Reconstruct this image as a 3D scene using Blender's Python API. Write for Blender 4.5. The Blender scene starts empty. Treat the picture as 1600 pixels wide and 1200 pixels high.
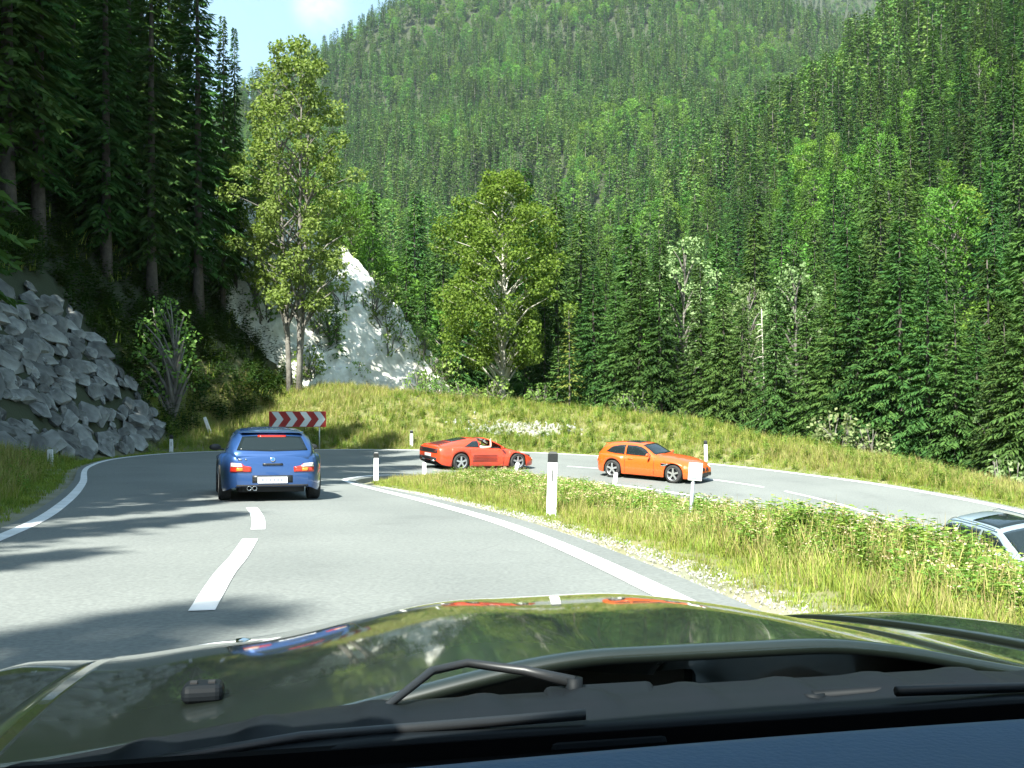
import bpy, bmesh, math, random
import numpy as np
from mathutils import Vector, Matrix, Euler
from mathutils.bvhtree import BVHTree
R = math.radians
random.seed(7)
rng = np.random.default_rng(7)
scene = bpy.context.scene
COL = scene.collection

# ------------------------------------------------------------------ camera
EYE = Vector((0.0, 0.0, 1.15))
F = 1650.0; H0 = 620.0            # focal length and horizon row in photograph pixels (1600 x 1200)
cam = bpy.data.cameras.new('camera'); cam_o = bpy.data.objects.new('camera', cam); COL.objects.link(cam_o)
cam.sensor_width = 36.0; cam.lens = 36.0*F/1600.0; cam.shift_y = (H0-600.0)/1600.0
cam.clip_start = 0.05; cam.clip_end = 6000
cam_o.location = EYE; cam_o.rotation_euler = (R(90), 0, 0)
scene.camera = cam_o

# ------------------------------------------------------------------ sky, sun, exposure
SUN_TO = Vector((0.40, 0.917, -1.08)).normalized()       # the way the sunlight travels
SUN_EL = math.asin(-SUN_TO.z); SUN_AZ = math.atan2(-SUN_TO.x, -SUN_TO.y)
world = bpy.data.worlds.new('World'); scene.world = world; world.use_nodes = True
wn = world.node_tree; wn.nodes.clear()
def N(nt, t, **kw):
    n = nt.nodes.new(t)
    for k, v in kw.items():
        if k.startswith('i_'):
            n.inputs[int(k[2:]) if k[2:].isdigit() else k[2:]].default_value = v
        else: setattr(n, k, v)
    return n
def math_n(nt, op, a, b=None, c=None, clamp=False):
    n = nt.nodes.new('ShaderNodeMath'); n.operation = op; n.use_clamp = clamp
    for i, x in enumerate((a, b, c)):
        if x is None: continue
        if isinstance(x, (int, float)): n.inputs[i].default_value = x
        else: nt.links.new(x, n.inputs[i])
    return n.outputs[0]
def mix_n(nt, fac, a, b, blend='MIX'):
    n = nt.nodes.new('ShaderNodeMix'); n.data_type = 'RGBA'; n.blend_type = blend
    for s, x in ((0, fac), (6, a), (7, b)):
        if isinstance(x, (int, float)): n.inputs[s].default_value = x
        elif isinstance(x, (tuple, list)): n.inputs[s].default_value = (*x[:3], 1)
        else: nt.links.new(x, n.inputs[s])
    return n.outputs[2]
sky = N(wn, 'ShaderNodeTexSky', sky_type='NISHITA', sun_disc=False, sun_elevation=SUN_EL, sun_rotation=SUN_AZ, altitude=900, air_density=1.0, dust_density=1.6, ozone_density=0.1)
bg = N(wn, 'ShaderNodeBackground'); out = N(wn, 'ShaderNodeOutputWorld')
tc = N(wn, 'ShaderNodeTexCoord')
nz = N(wn, 'ShaderNodeTexNoise', noise_dimensions='3D'); nz.inputs['Scale'].default_value = 9.0; nz.inputs['Detail'].default_value = 8.0; nz.inputs['Roughness'].default_value = 0.6
wn.links.new(tc.outputs['Generated'], nz.inputs['Vector'])
# one small fair-weather cloud low over the ridge
cd = Vector(((502-800)/F, 1.0, (H0-6)/F)).normalized()
dp = N(wn, 'ShaderNodeVectorMath', operation='DISTANCE'); dp.inputs[1].default_value = cd
wn.links.new(tc.outputs['Generated'], dp.inputs[0])
fall = N(wn, 'ShaderNodeMapRange', interpolation_type='SMOOTHSTEP'); fall.inputs[1].default_value = 0.034; fall.inputs[2].default_value = 0.0
wn.links.new(dp.outputs['Value'], fall.inputs[0])
cm = math_n(wn, 'MULTIPLY', fall.outputs[0], math_n(wn, 'MULTIPLY_ADD', nz.outputs['Fac'], 2.6, -1.0, clamp=True), clamp=True)
thin = N(wn, 'ShaderNodeTexNoise'); thin.inputs['Scale'].default_value = 3.0; thin.inputs['Detail'].default_value = 6.0
wn.links.new(tc.outputs['Generated'], thin.inputs['Vector'])
th = math_n(wn, 'MULTIPLY_ADD', thin.outputs['Fac'], 0.5, 0.05, clamp=True)
skyc = mix_n(wn, th, sky.outputs[0], (4.6, 7.4, 8.6))
skyc = mix_n(wn, cm, skyc, (9.0, 8.6, 9.2))
wn.links.new(skyc, bg.inputs[0]); bg.inputs[1].default_value = 0.068
wn.links.new(bg.outputs[0], out.inputs[0])
sun = bpy.data.lights.new('sun', 'SUN'); sun.energy = 5.0; sun.angle = R(0.55); sun.color = (1.0, 0.985, 0.90)
sun_o = bpy.data.objects.new('sun', sun); COL.objects.link(sun_o)
sun_o.rotation_euler = SUN_TO.to_track_quat('-Z', 'Y').to_euler(); sun_o.location = (-40, -40, 80)
vs = scene.view_settings
vs.view_transform = 'Standard'; vs.look = 'None'; vs.gamma = 1; vs.exposure = 1.8; vs.use_curve_mapping = False
cy = scene.cycles
cy.use_denoising = True; cy.max_bounces = 7; cy.diffuse_bounces = 3; cy.glossy_bounces = 3; cy.transmission_bounces = 3
cy.transparent_max_bounces = 8; cy.volume_bounces = 0; cy.use_adaptive_sampling = True; cy.adaptive_threshold = 0.02
cy.caustics_reflective = False; cy.caustics_refractive = False; cy.sample_clamp_indirect = 6

# ------------------------------------------------------------------ helpers
def P(u, v, Y):                    # a photograph pixel at a depth Y as a point of the place
    return Vector(((u-800.0)/F*Y, Y, 1.15-(v-H0)/F*Y))
def XU(u, Y): return (u-800.0)/F*Y
def sstep(a, b, x):
    t = np.clip((np.asarray(x, float)-a)/(b-a), 0, 1); return t*t*(3-2*t)
def pchip(xs, ys):
    xs = np.asarray(xs, float); ys = np.asarray(ys, float)
    if xs[0] > xs[-1]: xs, ys = xs[::-1], ys[::-1]
    h = np.diff(xs); d = np.diff(ys)/h; m = np.zeros_like(xs)
    for i in range(1, len(xs)-1):
        if d[i-1]*d[i] > 0:
            w1 = 2*h[i]+h[i-1]; w2 = h[i]+2*h[i-1]; m[i] = (w1+w2)/(w1/d[i-1]+w2/d[i])
    m[0], m[-1] = d[0], d[-1]
    def f(x):
        x = np.clip(np.asarray(x, float), xs[0], xs[-1]); i = np.clip(np.searchsorted(xs, x)-1, 0, len(h)-1)
        t = (x-xs[i])/h[i]; t2 = t*t; t3 = t2*t
        return (2*t3-3*t2+1)*ys[i]+(t3-2*t2+t)*h[i]*m[i]+(-2*t3+3*t2)*ys[i+1]+(t3-t2)*h[i]*m[i+1]
    return f
def vnoise(x, y, seed=0):          # smooth value noise
    x = np.asarray(x, float); y = np.asarray(y, float)
    xi = np.floor(x); yi = np.floor(y); fx = x-xi; fy = y-yi
    fx = fx*fx*(3-2*fx); fy = fy*fy*(3-2*fy)
    def hsh(a, b):
        s = np.sin(a*127.1+b*311.7+seed*74.7)*43758.5453; return s-np.floor(s)
    return (hsh(xi, yi)*(1-fx)+hsh(xi+1, yi)*fx)*(1-fy)+(hsh(xi, yi+1)*(1-fx)+hsh(xi+1, yi+1)*fx)*fy
def fbm(x, y, oct=4, seed=0):
    s = 0; a = .5
    for o in range(oct): s = s+a*vnoise(np.asarray(x)*2**o, np.asarray(y)*2**o, seed+o); a *= .5
    return s
def mesh_from(name, verts, faces, smooth=False):
    me = bpy.data.meshes.new(name); me.from_pydata([tuple(v) for v in verts], [], [tuple(f) for f in faces]); me.update()
    if smooth: me.polygons.foreach_set('use_smooth', [True]*len(me.polygons))
    return me
def mesh_np(name, V, Fq, smooth=False):             # V (n,3), Fq (m,3 or 4) numpy
    V = np.ascontiguousarray(V, np.float32); Fq = np.ascontiguousarray(Fq, np.int32); k = Fq.shape[1]
    me = bpy.data.meshes.new(name); me.vertices.add(len(V)); me.vertices.foreach_set('co', V.ravel())
    me.loops.add(Fq.size); me.loops.foreach_set('vertex_index', Fq.ravel())
    me.polygons.add(len(Fq)); me.polygons.foreach_set('loop_start', np.arange(0, Fq.size, k, dtype=np.int32))
    me.update(calc_edges=True)
    if not smooth: me.shade_flat()
    return me
def obj(name, me, m=None, parent=None, **props):
    o = bpy.data.objects.new(name, me); COL.objects.link(o)
    if m is not None and me is not None and not me.materials:
        me.materials.append(m)
    if parent is not None: o.parent = parent
    for k, v in props.items(): o[k] = v
    return o
def empty(name, loc=(0, 0, 0), rot=(0, 0, 0), **props):
    o = bpy.data.objects.new(name, None); COL.objects.link(o); o.empty_display_size = .2
    o.location = loc; o.rotation_euler = rot
    for k, v in props.items(): o[k] = v
    return o
class MB:                          # gathers simple shapes for one mesh
    def __init__(s): s.v = []; s.f = []
    def add(s, vs, fs):
        b = len(s.v); s.v += [tuple(v) for v in vs]; s.f += [tuple(i+b for i in f) for f in fs]; return s
    def box(s, c, d, rot=None):
        M = rot.to_matrix() if rot is not None else Matrix.Identity(3)
        vs = [Vector(c)+M@Vector((x*d[0]/2, y*d[1]/2, z*d[2]/2)) for x in (-1, 1) for y in (-1, 1) for z in (-1, 1)]
        return s.add(vs, [(0, 1, 3, 2), (4, 6, 7, 5), (0, 4, 5, 1), (2, 3, 7, 6), (0, 2, 6, 4), (1, 5, 7, 3)])
    def tube(s, pts, rad, n=8, cap=True):
        pts = [Vector(p) for p in pts]; rad = rad if hasattr(rad, '__len__') else [rad]*len(pts)
        rings = []
        ref = Vector((0, 0, 1))
        for i, p in enumerate(pts):
            t = (pts[min(i+1, len(pts)-1)]-pts[max(i-1, 0)]).normalized()
            a = t.cross(ref)
            if a.length < 1e-3: a = t.cross(Vector((1, 0, 0)))
            a.normalize(); b = t.cross(a)
            rings += [p+(a*math.cos(2*math.pi*k/n)+b*math.sin(2*math.pi*k/n))*rad[i] for k in range(n)]
        fs = [(i*n+k, i*n+(k+1) % n, (i+1)*n+(k+1) % n, (i+1)*n+k) for i in range(len(pts)-1) for k in range(n)]
        if cap: fs += [tuple(range(n))[::-1], tuple((len(pts)-1)*n+k for k in range(n))]
        return s.add(rings, fs)
    def lathe(s, prof, n=24, axis='y', c=(0, 0, 0)):      # prof: (radius, along axis)
        vs = []
        for r, h in prof:
            for k in range(n):
                a = 2*math.pi*k/n; x, z = r*math.cos(a), r*math.sin(a)
                vs.append((c[0]+x, c[1]+h, c[2]+z) if axis == 'y' else (c[0]+x, c[1]+z, c[2]+h))
        m = len(prof)
        fs = [(i*n+k, i*n+(k+1) % n, (i+1)*n+(k+1) % n, (i+1)*n+k) for i in range(m-1) for k in range(n)]
        return s.add(vs, fs)
    def mesh(s, name, smooth=False): return mesh_from(name, s.v, s.f, smooth)
    def build(s, name, m, parent=None, smooth=False, **props): return obj(name, s.mesh(name, smooth), m, parent, **props)
def autosmooth(o, ang=40):
    me = o.data
    me.polygons.foreach_set('use_smooth', [True]*len(me.polygons))
    try: me.set_sharp_from_angle(angle=R(ang))
    except Exception: pass
def bevel(o, w, seg=2, ang=35):
    md = o.modifiers.new('bevel', 'BEVEL'); md.width = w; md.segments = seg; md.limit_method = 'ANGLE'; md.angle_limit = R(ang); return o

# ------------------------------------------------------------------ materials
MATS = {}
def pmat(name, col, rough=.6, metal=0, col2=None, scale=4., detail=5., bump=0, bscale=25., coat=0, spec=.5, rand=0, contrast=1.0, coatrough=.03):
    m = bpy.data.materials.new(name); m.use_nodes = True; nt = m.node_tree
    b = nt.nodes['Principled BSDF']
    b.inputs['Roughness'].default_value = rough; b.inputs['Metallic'].default_value = metal
    b.inputs['Specular IOR Level'].default_value = spec
    b.inputs['Coat Weight'].default_value = coat; b.inputs['Coat Roughness'].default_value = coatrough
    c = None; tcn = None
    if col2 is not None or bump:
        tcn = N(nt, 'ShaderNodeTexCoord')
    if col2 is not None:
        n = N(nt, 'ShaderNodeTexNoise'); n.inputs['Scale'].default_value = scale; n.inputs['Detail'].default_value = detail
        nt.links.new(tcn.outputs['Object'], n.inputs['Vector'])
        f = math_n(nt, 'MULTIPLY_ADD', n.outputs['Fac'], 2.6*contrast, .5-1.3*contrast, clamp=True)
        c = mix_n(nt, f, col, col2)
    if rand:
        oi = N(nt, 'ShaderNodeObjectInfo'); hs = N(nt, 'ShaderNodeHueSaturation')
        nt.links.new(math_n(nt, 'MULTIPLY_ADD', oi.outputs['Random'], 2*rand, 1-rand), hs.inputs['Value'])
        if c is None: hs.inputs['Color'].default_value = (*col, 1)
        else: nt.links.new(c, hs.inputs['Color'])
        c = hs.outputs[0]
    if c is None: b.inputs['Base Color'].default_value = (*col, 1)
    else: nt.links.new(c, b.inputs['Base Color'])
    if bump:
        n2 = N(nt, 'ShaderNodeTexNoise'); n2.inputs['Scale'].default_value = bscale; n2.inputs['Detail'].default_value = 6
        nt.links.new(tcn.outputs['Object'], n2.inputs['Vector'])
        bp = N(nt, 'ShaderNodeBump'); bp.inputs['Strength'].default_value = bump; bp.inputs['Distance'].default_value = .05
        nt.links.new(n2.outputs['Fac'], bp.inputs['Height']); nt.links.new(bp.outputs[0], b.inputs['Normal'])
    MATS[name] = m; return m
def leafmat(name, dark, light, trans=.3, tint=(.02, .0, -.02), objvar=.25, islandvar=.6, gloss=.0):
    """leaves: each leaf its own tone, each plant its own tone, light passes through"""
    m = bpy.data.materials.new(name); m.use_nodes = True; nt = m.node_tree; nt.nodes.clear()
    o = N(nt, 'ShaderNodeOutputMaterial'); geo = N(nt, 'ShaderNodeNewGeometry'); oi = N(nt, 'ShaderNodeObjectInfo')
    f = math_n(nt, 'ADD', math_n(nt, 'MULTIPLY', geo.outputs['Random Per Island'], islandvar), math_n(nt, 'MULTIPLY', oi.outputs['Random'], 1-islandvar))
    c = mix_n(nt, f, dark, light)
    hs = N(nt, 'ShaderNodeHueSaturation'); nt.links.new(c, hs.inputs['Color'])
    r2 = math_n(nt, 'FRACT', math_n(nt, 'MULTIPLY', oi.outputs['Random'], 17.31))
    nt.links.new(math_n(nt, 'MULTIPLY_ADD', r2, 2*objvar, 1-objvar), hs.inputs['Value'])
    r3 = math_n(nt, 'FRACT', math_n(nt, 'MULTIPLY', oi.outputs['Random'], 7.77))
    nt.links.new(math_n(nt, 'MULTIPLY_ADD', r3, .05, .475), hs.inputs['Hue'])
    d = N(nt, 'ShaderNodeBsdfDiffuse'); t = N(nt, 'ShaderNodeBsdfTranslucent'); mx = N(nt, 'ShaderNodeMixShader'); mx.inputs[0].default_value = trans
    nt.links.new(hs.outputs[0], d.inputs[0])
    tcol = mix_n(nt, 1.0, hs.outputs[0], (1.0, 1.15, .5), 'MULTIPLY'); nt.links.new(tcol, t.inputs[0])
    nt.links.new(d.outputs[0], mx.inputs[1]); nt.links.new(t.outputs[0], mx.inputs[2])
    last = mx.outputs[0]
    if gloss:
        g = N(nt, 'ShaderNodeBsdfGlossy'); g.inputs['Roughness'].default_value = .38; m2 = N(nt, 'ShaderNodeMixShader'); m2.inputs[0].default_value = gloss
        nt.links.new(last, m2.inputs[1]); nt.links.new(g.outputs[0], m2.inputs[2]); last = m2.outputs[0]
    nt.links.new(last, o.inputs[0]); MATS[name] = m; return m
M_SPRUCE = leafmat('spruce_needles', (.026, .070, .022), (.092, .165, .042), .25)
M_SPRUCE_YOUNG = leafmat('young_spruce_needles', (.05, .10, .03), (.13, .20, .05), .25)
M_FOREST = leafmat('forest_needles', (.038, .092, .026), (.125, .205, .048), .22, objvar=.48, islandvar=.45)
M_BROAD = leafmat('broad_leaves', (.11, .20, .04), (.30, .41, .13), .42)
M_BROAD_DARK = leafmat('beech_leaves', (.06, .14, .022), (.15, .27, .05), .3, objvar=.35)
M_MAPLE = leafmat('maple_leaves', (.10, .175, .024), (.265, .335, .075), .42)
M_PALE = leafmat('whitebeam_leaves', (.11, .18, .06), (.31, .38, .19), .3)
M_LARCH = leafmat('larch_needles', (.10, .16, .035), (.20, .25, .06), .3)
M_GRASS = leafmat('grass_blades', (.11, .18, .026), (.29, .335, .07), .3, islandvar=.7)
M_DRY = leafmat('dry_grass_blades', (.22, .20, .07), (.38, .33, .14), .25, islandvar=.8)
M_WEED = leafmat('weed_leaves', (.09, .18, .03), (.24, .34, .08), .3, islandvar=.8)
M_FLOWER = leafmat('weed_flowers', (.34, .24, .15), (.56, .48, .30), .3, islandvar=.9)
M_WEED_SHADE = leafmat('shade_darkened_weed_leaves', (.022, .045, .012), (.06, .10, .025), .25)  # undergrowth leaves, darkened in colour to deepen the shade under the spruces
M_BARK = pmat('spruce_bark', (.05, .042, .035), .9, col2=(.11, .095, .08), scale=3, bump=.6, bscale=12)
M_BARKPALE = pmat('pale_bark', (.36, .34, .28), .85, col2=(.55, .52, .44), scale=4, bump=.4, bscale=14)
M_BARKGREY = pmat('grey_bark', (.10, .09, .075), .9, col2=(.2, .185, .16), scale=4, bump=.5, bscale=14)
M_ROCK = pmat('limestone_boulder', (.065, .066, .062), .95, col2=(.27, .275, .26), scale=1.3, detail=12, bump=1., bscale=7, rand=.45, contrast=1.3)
M_SCREE = pmat('white_limestone', (.52, .50, .43), .95, col2=(.86, .84, .78), scale=1.6, detail=10, contrast=1.3, bump=1., bscale=3)
M_PEBBLE = pmat('pale_gravel', (.24, .235, .21), .95, col2=(.46, .45, .41), scale=9, rand=.2)
M_WHITE = pmat('white_plastic', (.80, .79, .79), .5, col2=(.70, .69, .68), scale=6)
M_BLACK = pmat('black_plastic', (.012, .013, .013), .45)
M_GALV = pmat('galvanised_steel', (.38, .40, .41), .5, metal=.7, col2=(.5, .52, .53), scale=14)
M_PAINT = pmat('road_paint', (.84, .83, .84), .7, col2=(.62, .62, .61), scale=3.5, detail=12, bump=.1, bscale=80, contrast=.9)

# ------------------------------------------------------------------ the road: pairs of outer | inner edge points through the hairpin
PAIRS = [((.6, -31, 1.10), (7.0, -30, 1.08)), ((-3.9, -1, .03), (2.5, 0, 0)), ((-4.8, 6, -.22), (1.61, 7, -.25)), ((-6.2, 12.6, -.45), (.47, 13, -.47)),
         ((-7.9, 18, -.65), (-1.0, 18, -.65)), ((-10, 24, -.80), (-2.4, 22, -.80)), ((-12.4, 30.5, -.86), (-3.5, 25.1, -.92)), ((-13.6, 36.5, -.95), (-4.1, 28, -1.05)),
         ((-13.0, 42, -1.05), (-3.7, 31.5, -1.22)), ((-10, 46, -1.15), (-2.4, 34.5, -1.46)), ((-5, 48, -1.24), (-.3, 36.5, -1.66)), ((1.5, 47.3, -1.35), (2.2, 36.3, -1.80)),
         ((7.8, 43, -1.53), (4.6, 34.5, -1.95)), ((11.7, 38.5, -1.77), (6.6, 32, -2.22)), ((13.7, 34.5, -1.94), (8.2, 28, -2.85)), ((14.9, 30, -2.14), (9.0, 23.5, -3.66)),
         ((15.8, 24, -2.7), (9.3, 18, -4.0)), ((16.0, 12, -3.7), (9.2, 10, -4.6)), ((16, -4, -4.9), (9, -5, -5.2)), ((16, -30, -6.6), (9, -30, -6.8))]
def catmull(pts, per=14):
    pts = np.array(pts, float); n = len(pts); outp = []
    for i in range(n-1):
        p0 = pts[max(i-1, 0)]; p1 = pts[i]; p2 = pts[i+1]; p3 = pts[min(i+2, n-1)]
        for k in range(per):
            t = k/per
            outp.append(.5*((2*p1)+(-p0+p2)*t+(2*p0-5*p1+4*p2-p3)*t*t+(-p0+3*p1-3*p2+p3)*t**3))
    outp.append(pts[-1]); return np.array(outp)
PER = 14
OUT = catmull([p[0] for p in PAIRS], PER); INN = catmull([p[1] for p in PAIRS], PER); NS = len(OUT)
def near_poly(X, Y, PL):
    """distance to a polyline and its height at the nearest point"""
    X = np.asarray(X, float).ravel(); Y = np.asarray(Y, float).ravel()
    bd = np.full(X.shape, 1e9); bz = np.zeros(X.shape)
    for i in range(len(PL)-1):
        a = PL[i]; b = PL[i+1]; dx, dy = b[0]-a[0], b[1]-a[1]; L = dx*dx+dy*dy+1e-9
        t = np.clip(((X-a[0])*dx+(Y-a[1])*dy)/L, 0, 1)
        d = (X-a[0]-t*dx)**2+(Y-a[1]-t*dy)**2; m = d < bd
        bd[m] = d[m]; bz[m] = (a[2]+t*(b[2]-a[2]))[m]
    return np.sqrt(bd), bz
ROADPOLY = np.vstack([OUT[::3], INN[::-3]])
def in_road(X, Y):
    X = np.asarray(X, float).ravel(); Y = np.asarray(Y, float).ravel(); c = np.zeros(X.shape, bool); n = len(ROADPOLY)
    for i in range(n):
        x1, y1 = ROADPOLY[i][:2]; x2, y2 = ROADPOLY[(i+1) % n][:2]
        if y1 == y2: continue
        m = ((y1 > Y) != (y2 > Y)) & (X < (x2-x1)*(Y-y1)/(y2-y1)+x1); c ^= m
    return c
def road_z0(x, y):
    do, zo = near_poly([x], [y], OUT); di, zi = near_poly([x], [y], INN)
    return float((zo*di+zi*do)[0]/(do+di)[0])

# ------------------------------------------------------------------ terrain height
ctrl = [tuple(p) for p in OUT[::9]]+[tuple(p) for p in INN[::9]]
for u, v, Y in ((540, 606, 56), (640, 614, 57.5), (800, 627, 57.5), (950, 642, 54.5), (1100, 661, 50.5), (1300, 699, 44.5), (1450, 735, 40), (1600, 772, 35.5), (1800, 830, 31)):
    p = P(u, v, Y); ctrl.append(tuple(p)); q = P(u, v, Y*1.1); ctrl.append((q.x, q.y, p.z-1.2))
for u, v, Y in ((560, 665, 52), (800, 668, 52.5), (1000, 685, 48.5), (1250, 715, 42.5)): ctrl.append(tuple(P(u, v, Y)))
ctrl += [(-13.6, 28, -.35), (-13.4, 42, -.5), (-12.2, 20, -.35), (-9, 8, .0), (-12.5, 6, .4), (-8.5, 0, .5), (-12, -12, 1.2), (-20, 20, 0), (-20, 40, 0), (-20, 55, .8), (-20, 0, .9), (-13, 52, .7),
         (3.4, 7, -.40), (5.2, 11, -.95), (6.6, 17, -1.95), (4.4, 22, -1.75), (1.2, 26, -1.35), (3.6, 15, -1.05), (1.5, 20, -1.05), (-1.6, 29.5, -1.15), (7, 4, -2.2), (5.5, 0, -1.5), (6.2, -10, -2.6), (22, 12, -6), (24, -10, -8), (24, 25, -5), (8, -30, -3)]
CT = np.array(ctrl, float)
def tps_fit(C):
    n = len(C); d = np.hypot(C[:, 0][:, None]-C[:, 0], C[:, 1][:, None]-C[:, 1]); K = np.where(d > 0, d*d*np.log(d+1e-12), 0)+np.eye(n)*1.5
    Pm = np.c_[np.ones(n), C[:, :2]]; A = np.zeros((n+3, n+3)); A[:n, :n] = K; A[:n, n:] = Pm; A[n:, :n] = Pm.T
    return np.linalg.solve(A, np.r_[C[:, 2], 0, 0, 0])
TW = tps_fit(CT)
def tps(X, Y):
    Z = TW[-3]+TW[-2]*X+TW[-1]*Y
    for i, c in enumerate(CT):
        r2 = (X-c[0])**2+(Y-c[1])**2; Z = Z+TW[i]*.5*r2*np.log(r2+1e-12)
    return Z
xc_left = pchip([-60, 0, 24, 44, 50, 52, 55, 57.5, 62, 67, 71, 78, 92, 130, 300, 3000], [-12, -13, -14.1, -13.9, -12.7, -11.9, -11.8, -10.6, -5.0, -.6, -.8, -8, -22, -40, -120, -400])
prof = pchip([-100, 60, 75, 110, 150, 200, 300, 500, 700, 900, 1200, 1500, 3000], [0, 0, -6, -7, -2, 8, 32, 86, 162, 270, 500, 740, 1600])
def far_h(X, Y):
    z = prof(Y)
    z = z-7*sstep(8, 26, X)*(1-sstep(40, 70, Y))-3*sstep(5, 20, X)*sstep(40, 60, Y)*(1-sstep(90, 160, Y))
    bump = (fbm(X/170., Y/170., 4, 3)-.47)*sstep(150, 600, Y)*95+(fbm(X/45., Y/45., 3, 9)-.45)*sstep(110, 300, Y)*14
    left = 330+1.4*(X+178); right = 440-.70*(X-191)
    k = 30.0
    def smin(a, b): h = np.clip(.5+.5*(b-a)/k, 0, 1); return b*(1-h)+a*h-k*h*(1-h)
    zz = smin(smin(z+bump, np.where(Y > 250, left, 1e4)), np.where(Y > 250, right, 1e4))
    z2 = (Y-1200)*1.2*sstep(60, 400, X)+bump*.6-20
    zz = np.maximum(zz, np.where(Y > 1250, z2, -1e3))
    return np.clip(zz, -14, 760)
def hill_l(X, Y):
    d = np.maximum(xc_left(Y)-X, 0); d = np.where(d < 1.0, d*d/2, d-.5)
    fade = 1-sstep(150, 320, Y)
    return (1.25*np.minimum(d, 9)+.75*np.clip(d-9, 0, 45))*fade
def hill_r(X, Y):
    d = np.maximum(X-(27+.02*Y), 0)
    return .72*np.minimum(d, 130)*sstep(48, 95, Y)*(1-sstep(330, 700, Y))
def H(X, Y, micro=True):
    shp = np.shape(X); X = np.asarray(X, float).ravel(); Y = np.asarray(Y, float).ravel()
    Z = far_h(X, Y)
    nearm = (Y > -70) & (Y < 95) & (X > -40) & (X < 45)
    if nearm.any():
        x, y = X[nearm], Y[nearm]
        do, zo = near_poly(x, y, OUT[::2]); di, zi = near_poly(x, y, INN[::2]); ins = in_road(x, y)
        z0 = tps(x, y)
        if micro: z0 = z0+(fbm(x*.55, y*.55, 3, 5)-.45)*.35*sstep(.8, 4, np.minimum(do, di))
        outside = do < di
        t = np.where(outside, sstep(9, 22, do), 0); t = np.maximum(t, sstep(80, 95, y)); t = np.maximum(t, sstep(-25, -38, x)); t = np.maximum(t, sstep(30, 44, x))
        zb = z0*(1-t)+Z[nearm]*t
        d = np.minimum(do, di); ze = np.where(do < di, zo, zi)
        s = sstep(.1, 2.4, d); zb = (ze-.07)*(1-s)+zb*s
        zr = (zo*di+zi*do)/(do+di+1e-9)-.16
        zb = np.where(ins, zr, np.where(d < .25, ze-.09, zb))
        Z[nearm] = zb
    Z = Z+hill_l(X, Y)+hill_r(X, Y)
    return Z.reshape(shp)
def Hs(x, y): return float(H(np.array([x]), np.array([y]))[0])

def axis(lo, dlo, dhi, hi, step, grow=1.10):
    a = list(np.arange(dlo, dhi+1e-6, step)); s = step; x = a[-1]
    while x < hi: s *= grow; x += s; a.append(x)
    s = step; x = a[0]
    while x > lo: s *= grow; x -= s; a.insert(0, x)
    return np.array(a)
gx = axis(-1000, -24, 22, 1100, .55, 1.085); gy = axis(-120, -6, 84, 1950, .55, 1.07)
GX, GY = np.meshgrid(gx, gy); GZ = H(GX, GY)
nx, ny = len(gx), len(gy)
ii = np.arange(nx*ny).reshape(ny, nx)
FQ = np.stack([ii[:-1, :-1], ii[:-1, 1:], ii[1:, 1:], ii[1:, :-1]], -1).reshape(-1, 4)
me = mesh_np('terrain', np.stack([GX.ravel(), GY.ravel(), GZ.ravel()], 1), FQ, True)
# what grows or lies where: r bare stone, g forest floor
do, _ = near_poly(GX, GY, OUT[::3]); di, _ = near_poly(GX, GY, INN[::3])
do = do.reshape(GX.shape); di = di.reshape(GX.shape)
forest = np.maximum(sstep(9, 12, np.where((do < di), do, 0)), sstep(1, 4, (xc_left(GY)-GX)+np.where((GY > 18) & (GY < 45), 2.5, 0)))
bare = np.clip(1-np.minimum(do, di)/.62+(fbm(GX*1.3, GY*1.3, 3, 2)-.5)*1.2, 0, 1)
ca = me.color_attributes.new('zone', 'FLOAT_COLOR', 'POINT')
ca.data.foreach_set('color', np.stack([bare.ravel(), forest.ravel(), np.zeros(nx*ny), np.ones(nx*ny)], 1).astype(np.float32).ravel())
mt = pmat('meadow_ground', (.10, .12, .035), .95, col2=(.23, .20, .085), scale=.7, detail=8, bump=.5, bscale=9)
nt = mt.node_tree; at = N(nt, 'ShaderNodeAttribute', attribute_name='zone'); sp = N(nt, 'ShaderNodeSeparateColor'); nt.links.new(at.outputs['Color'], sp.inputs[0])
bs = nt.nodes['Principled BSDF']; c0 = bs.inputs['Base Color'].links[0].from_socket
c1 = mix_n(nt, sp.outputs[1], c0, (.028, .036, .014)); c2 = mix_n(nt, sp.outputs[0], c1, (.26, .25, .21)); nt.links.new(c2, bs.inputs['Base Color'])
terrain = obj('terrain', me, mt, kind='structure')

# ------------------------------------------------------------------ road surface, lines, gravel verge
def strip(rows):                    # list of rows of points -> mesh arrays
    A = np.array(rows); n, m = A.shape[:2]; I = np.arange(n*m).reshape(n, m)
    return A.reshape(-1, 3), np.stack([I[:-1, :-1], I[:-1, 1:], I[1:, 1:], I[1:, :-1]], -1).reshape(-1, 4)
rows = []
for i in range(NS):
    a, b = OUT[i], INN[i]; w = np.linalg.norm(b[:2]-a[:2]); e = (b-a)/w
    ts = np.linspace(0, 1, 15); r = [a+(b-a)*t for t in ts]
    r = [a-e*.05+np.array([0, 0, -.25])]+r+[b+e*.05+np.array([0, 0, -.25])]
    rows.append(r)
V, Fc = strip(rows)
masp = bpy.data.materials.new('asphalt'); masp.use_nodes = True; nt = masp.node_tree; bs = nt.nodes['Principled BSDF']; bs.inputs['Roughness'].default_value = .82; bs.inputs['Specular IOR Level'].default_value = .35
tcn = N(nt, 'ShaderNodeTexCoord')
n1 = N(nt, 'ShaderNodeTexNoise'); n1.inputs['Scale'].default_value = .35; n1.inputs['Detail'].default_value = 6
n2 = N(nt, 'ShaderNodeTexNoise'); n2.inputs['Scale'].default_value = 28; n2.inputs['Detail'].default_value = 4
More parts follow.
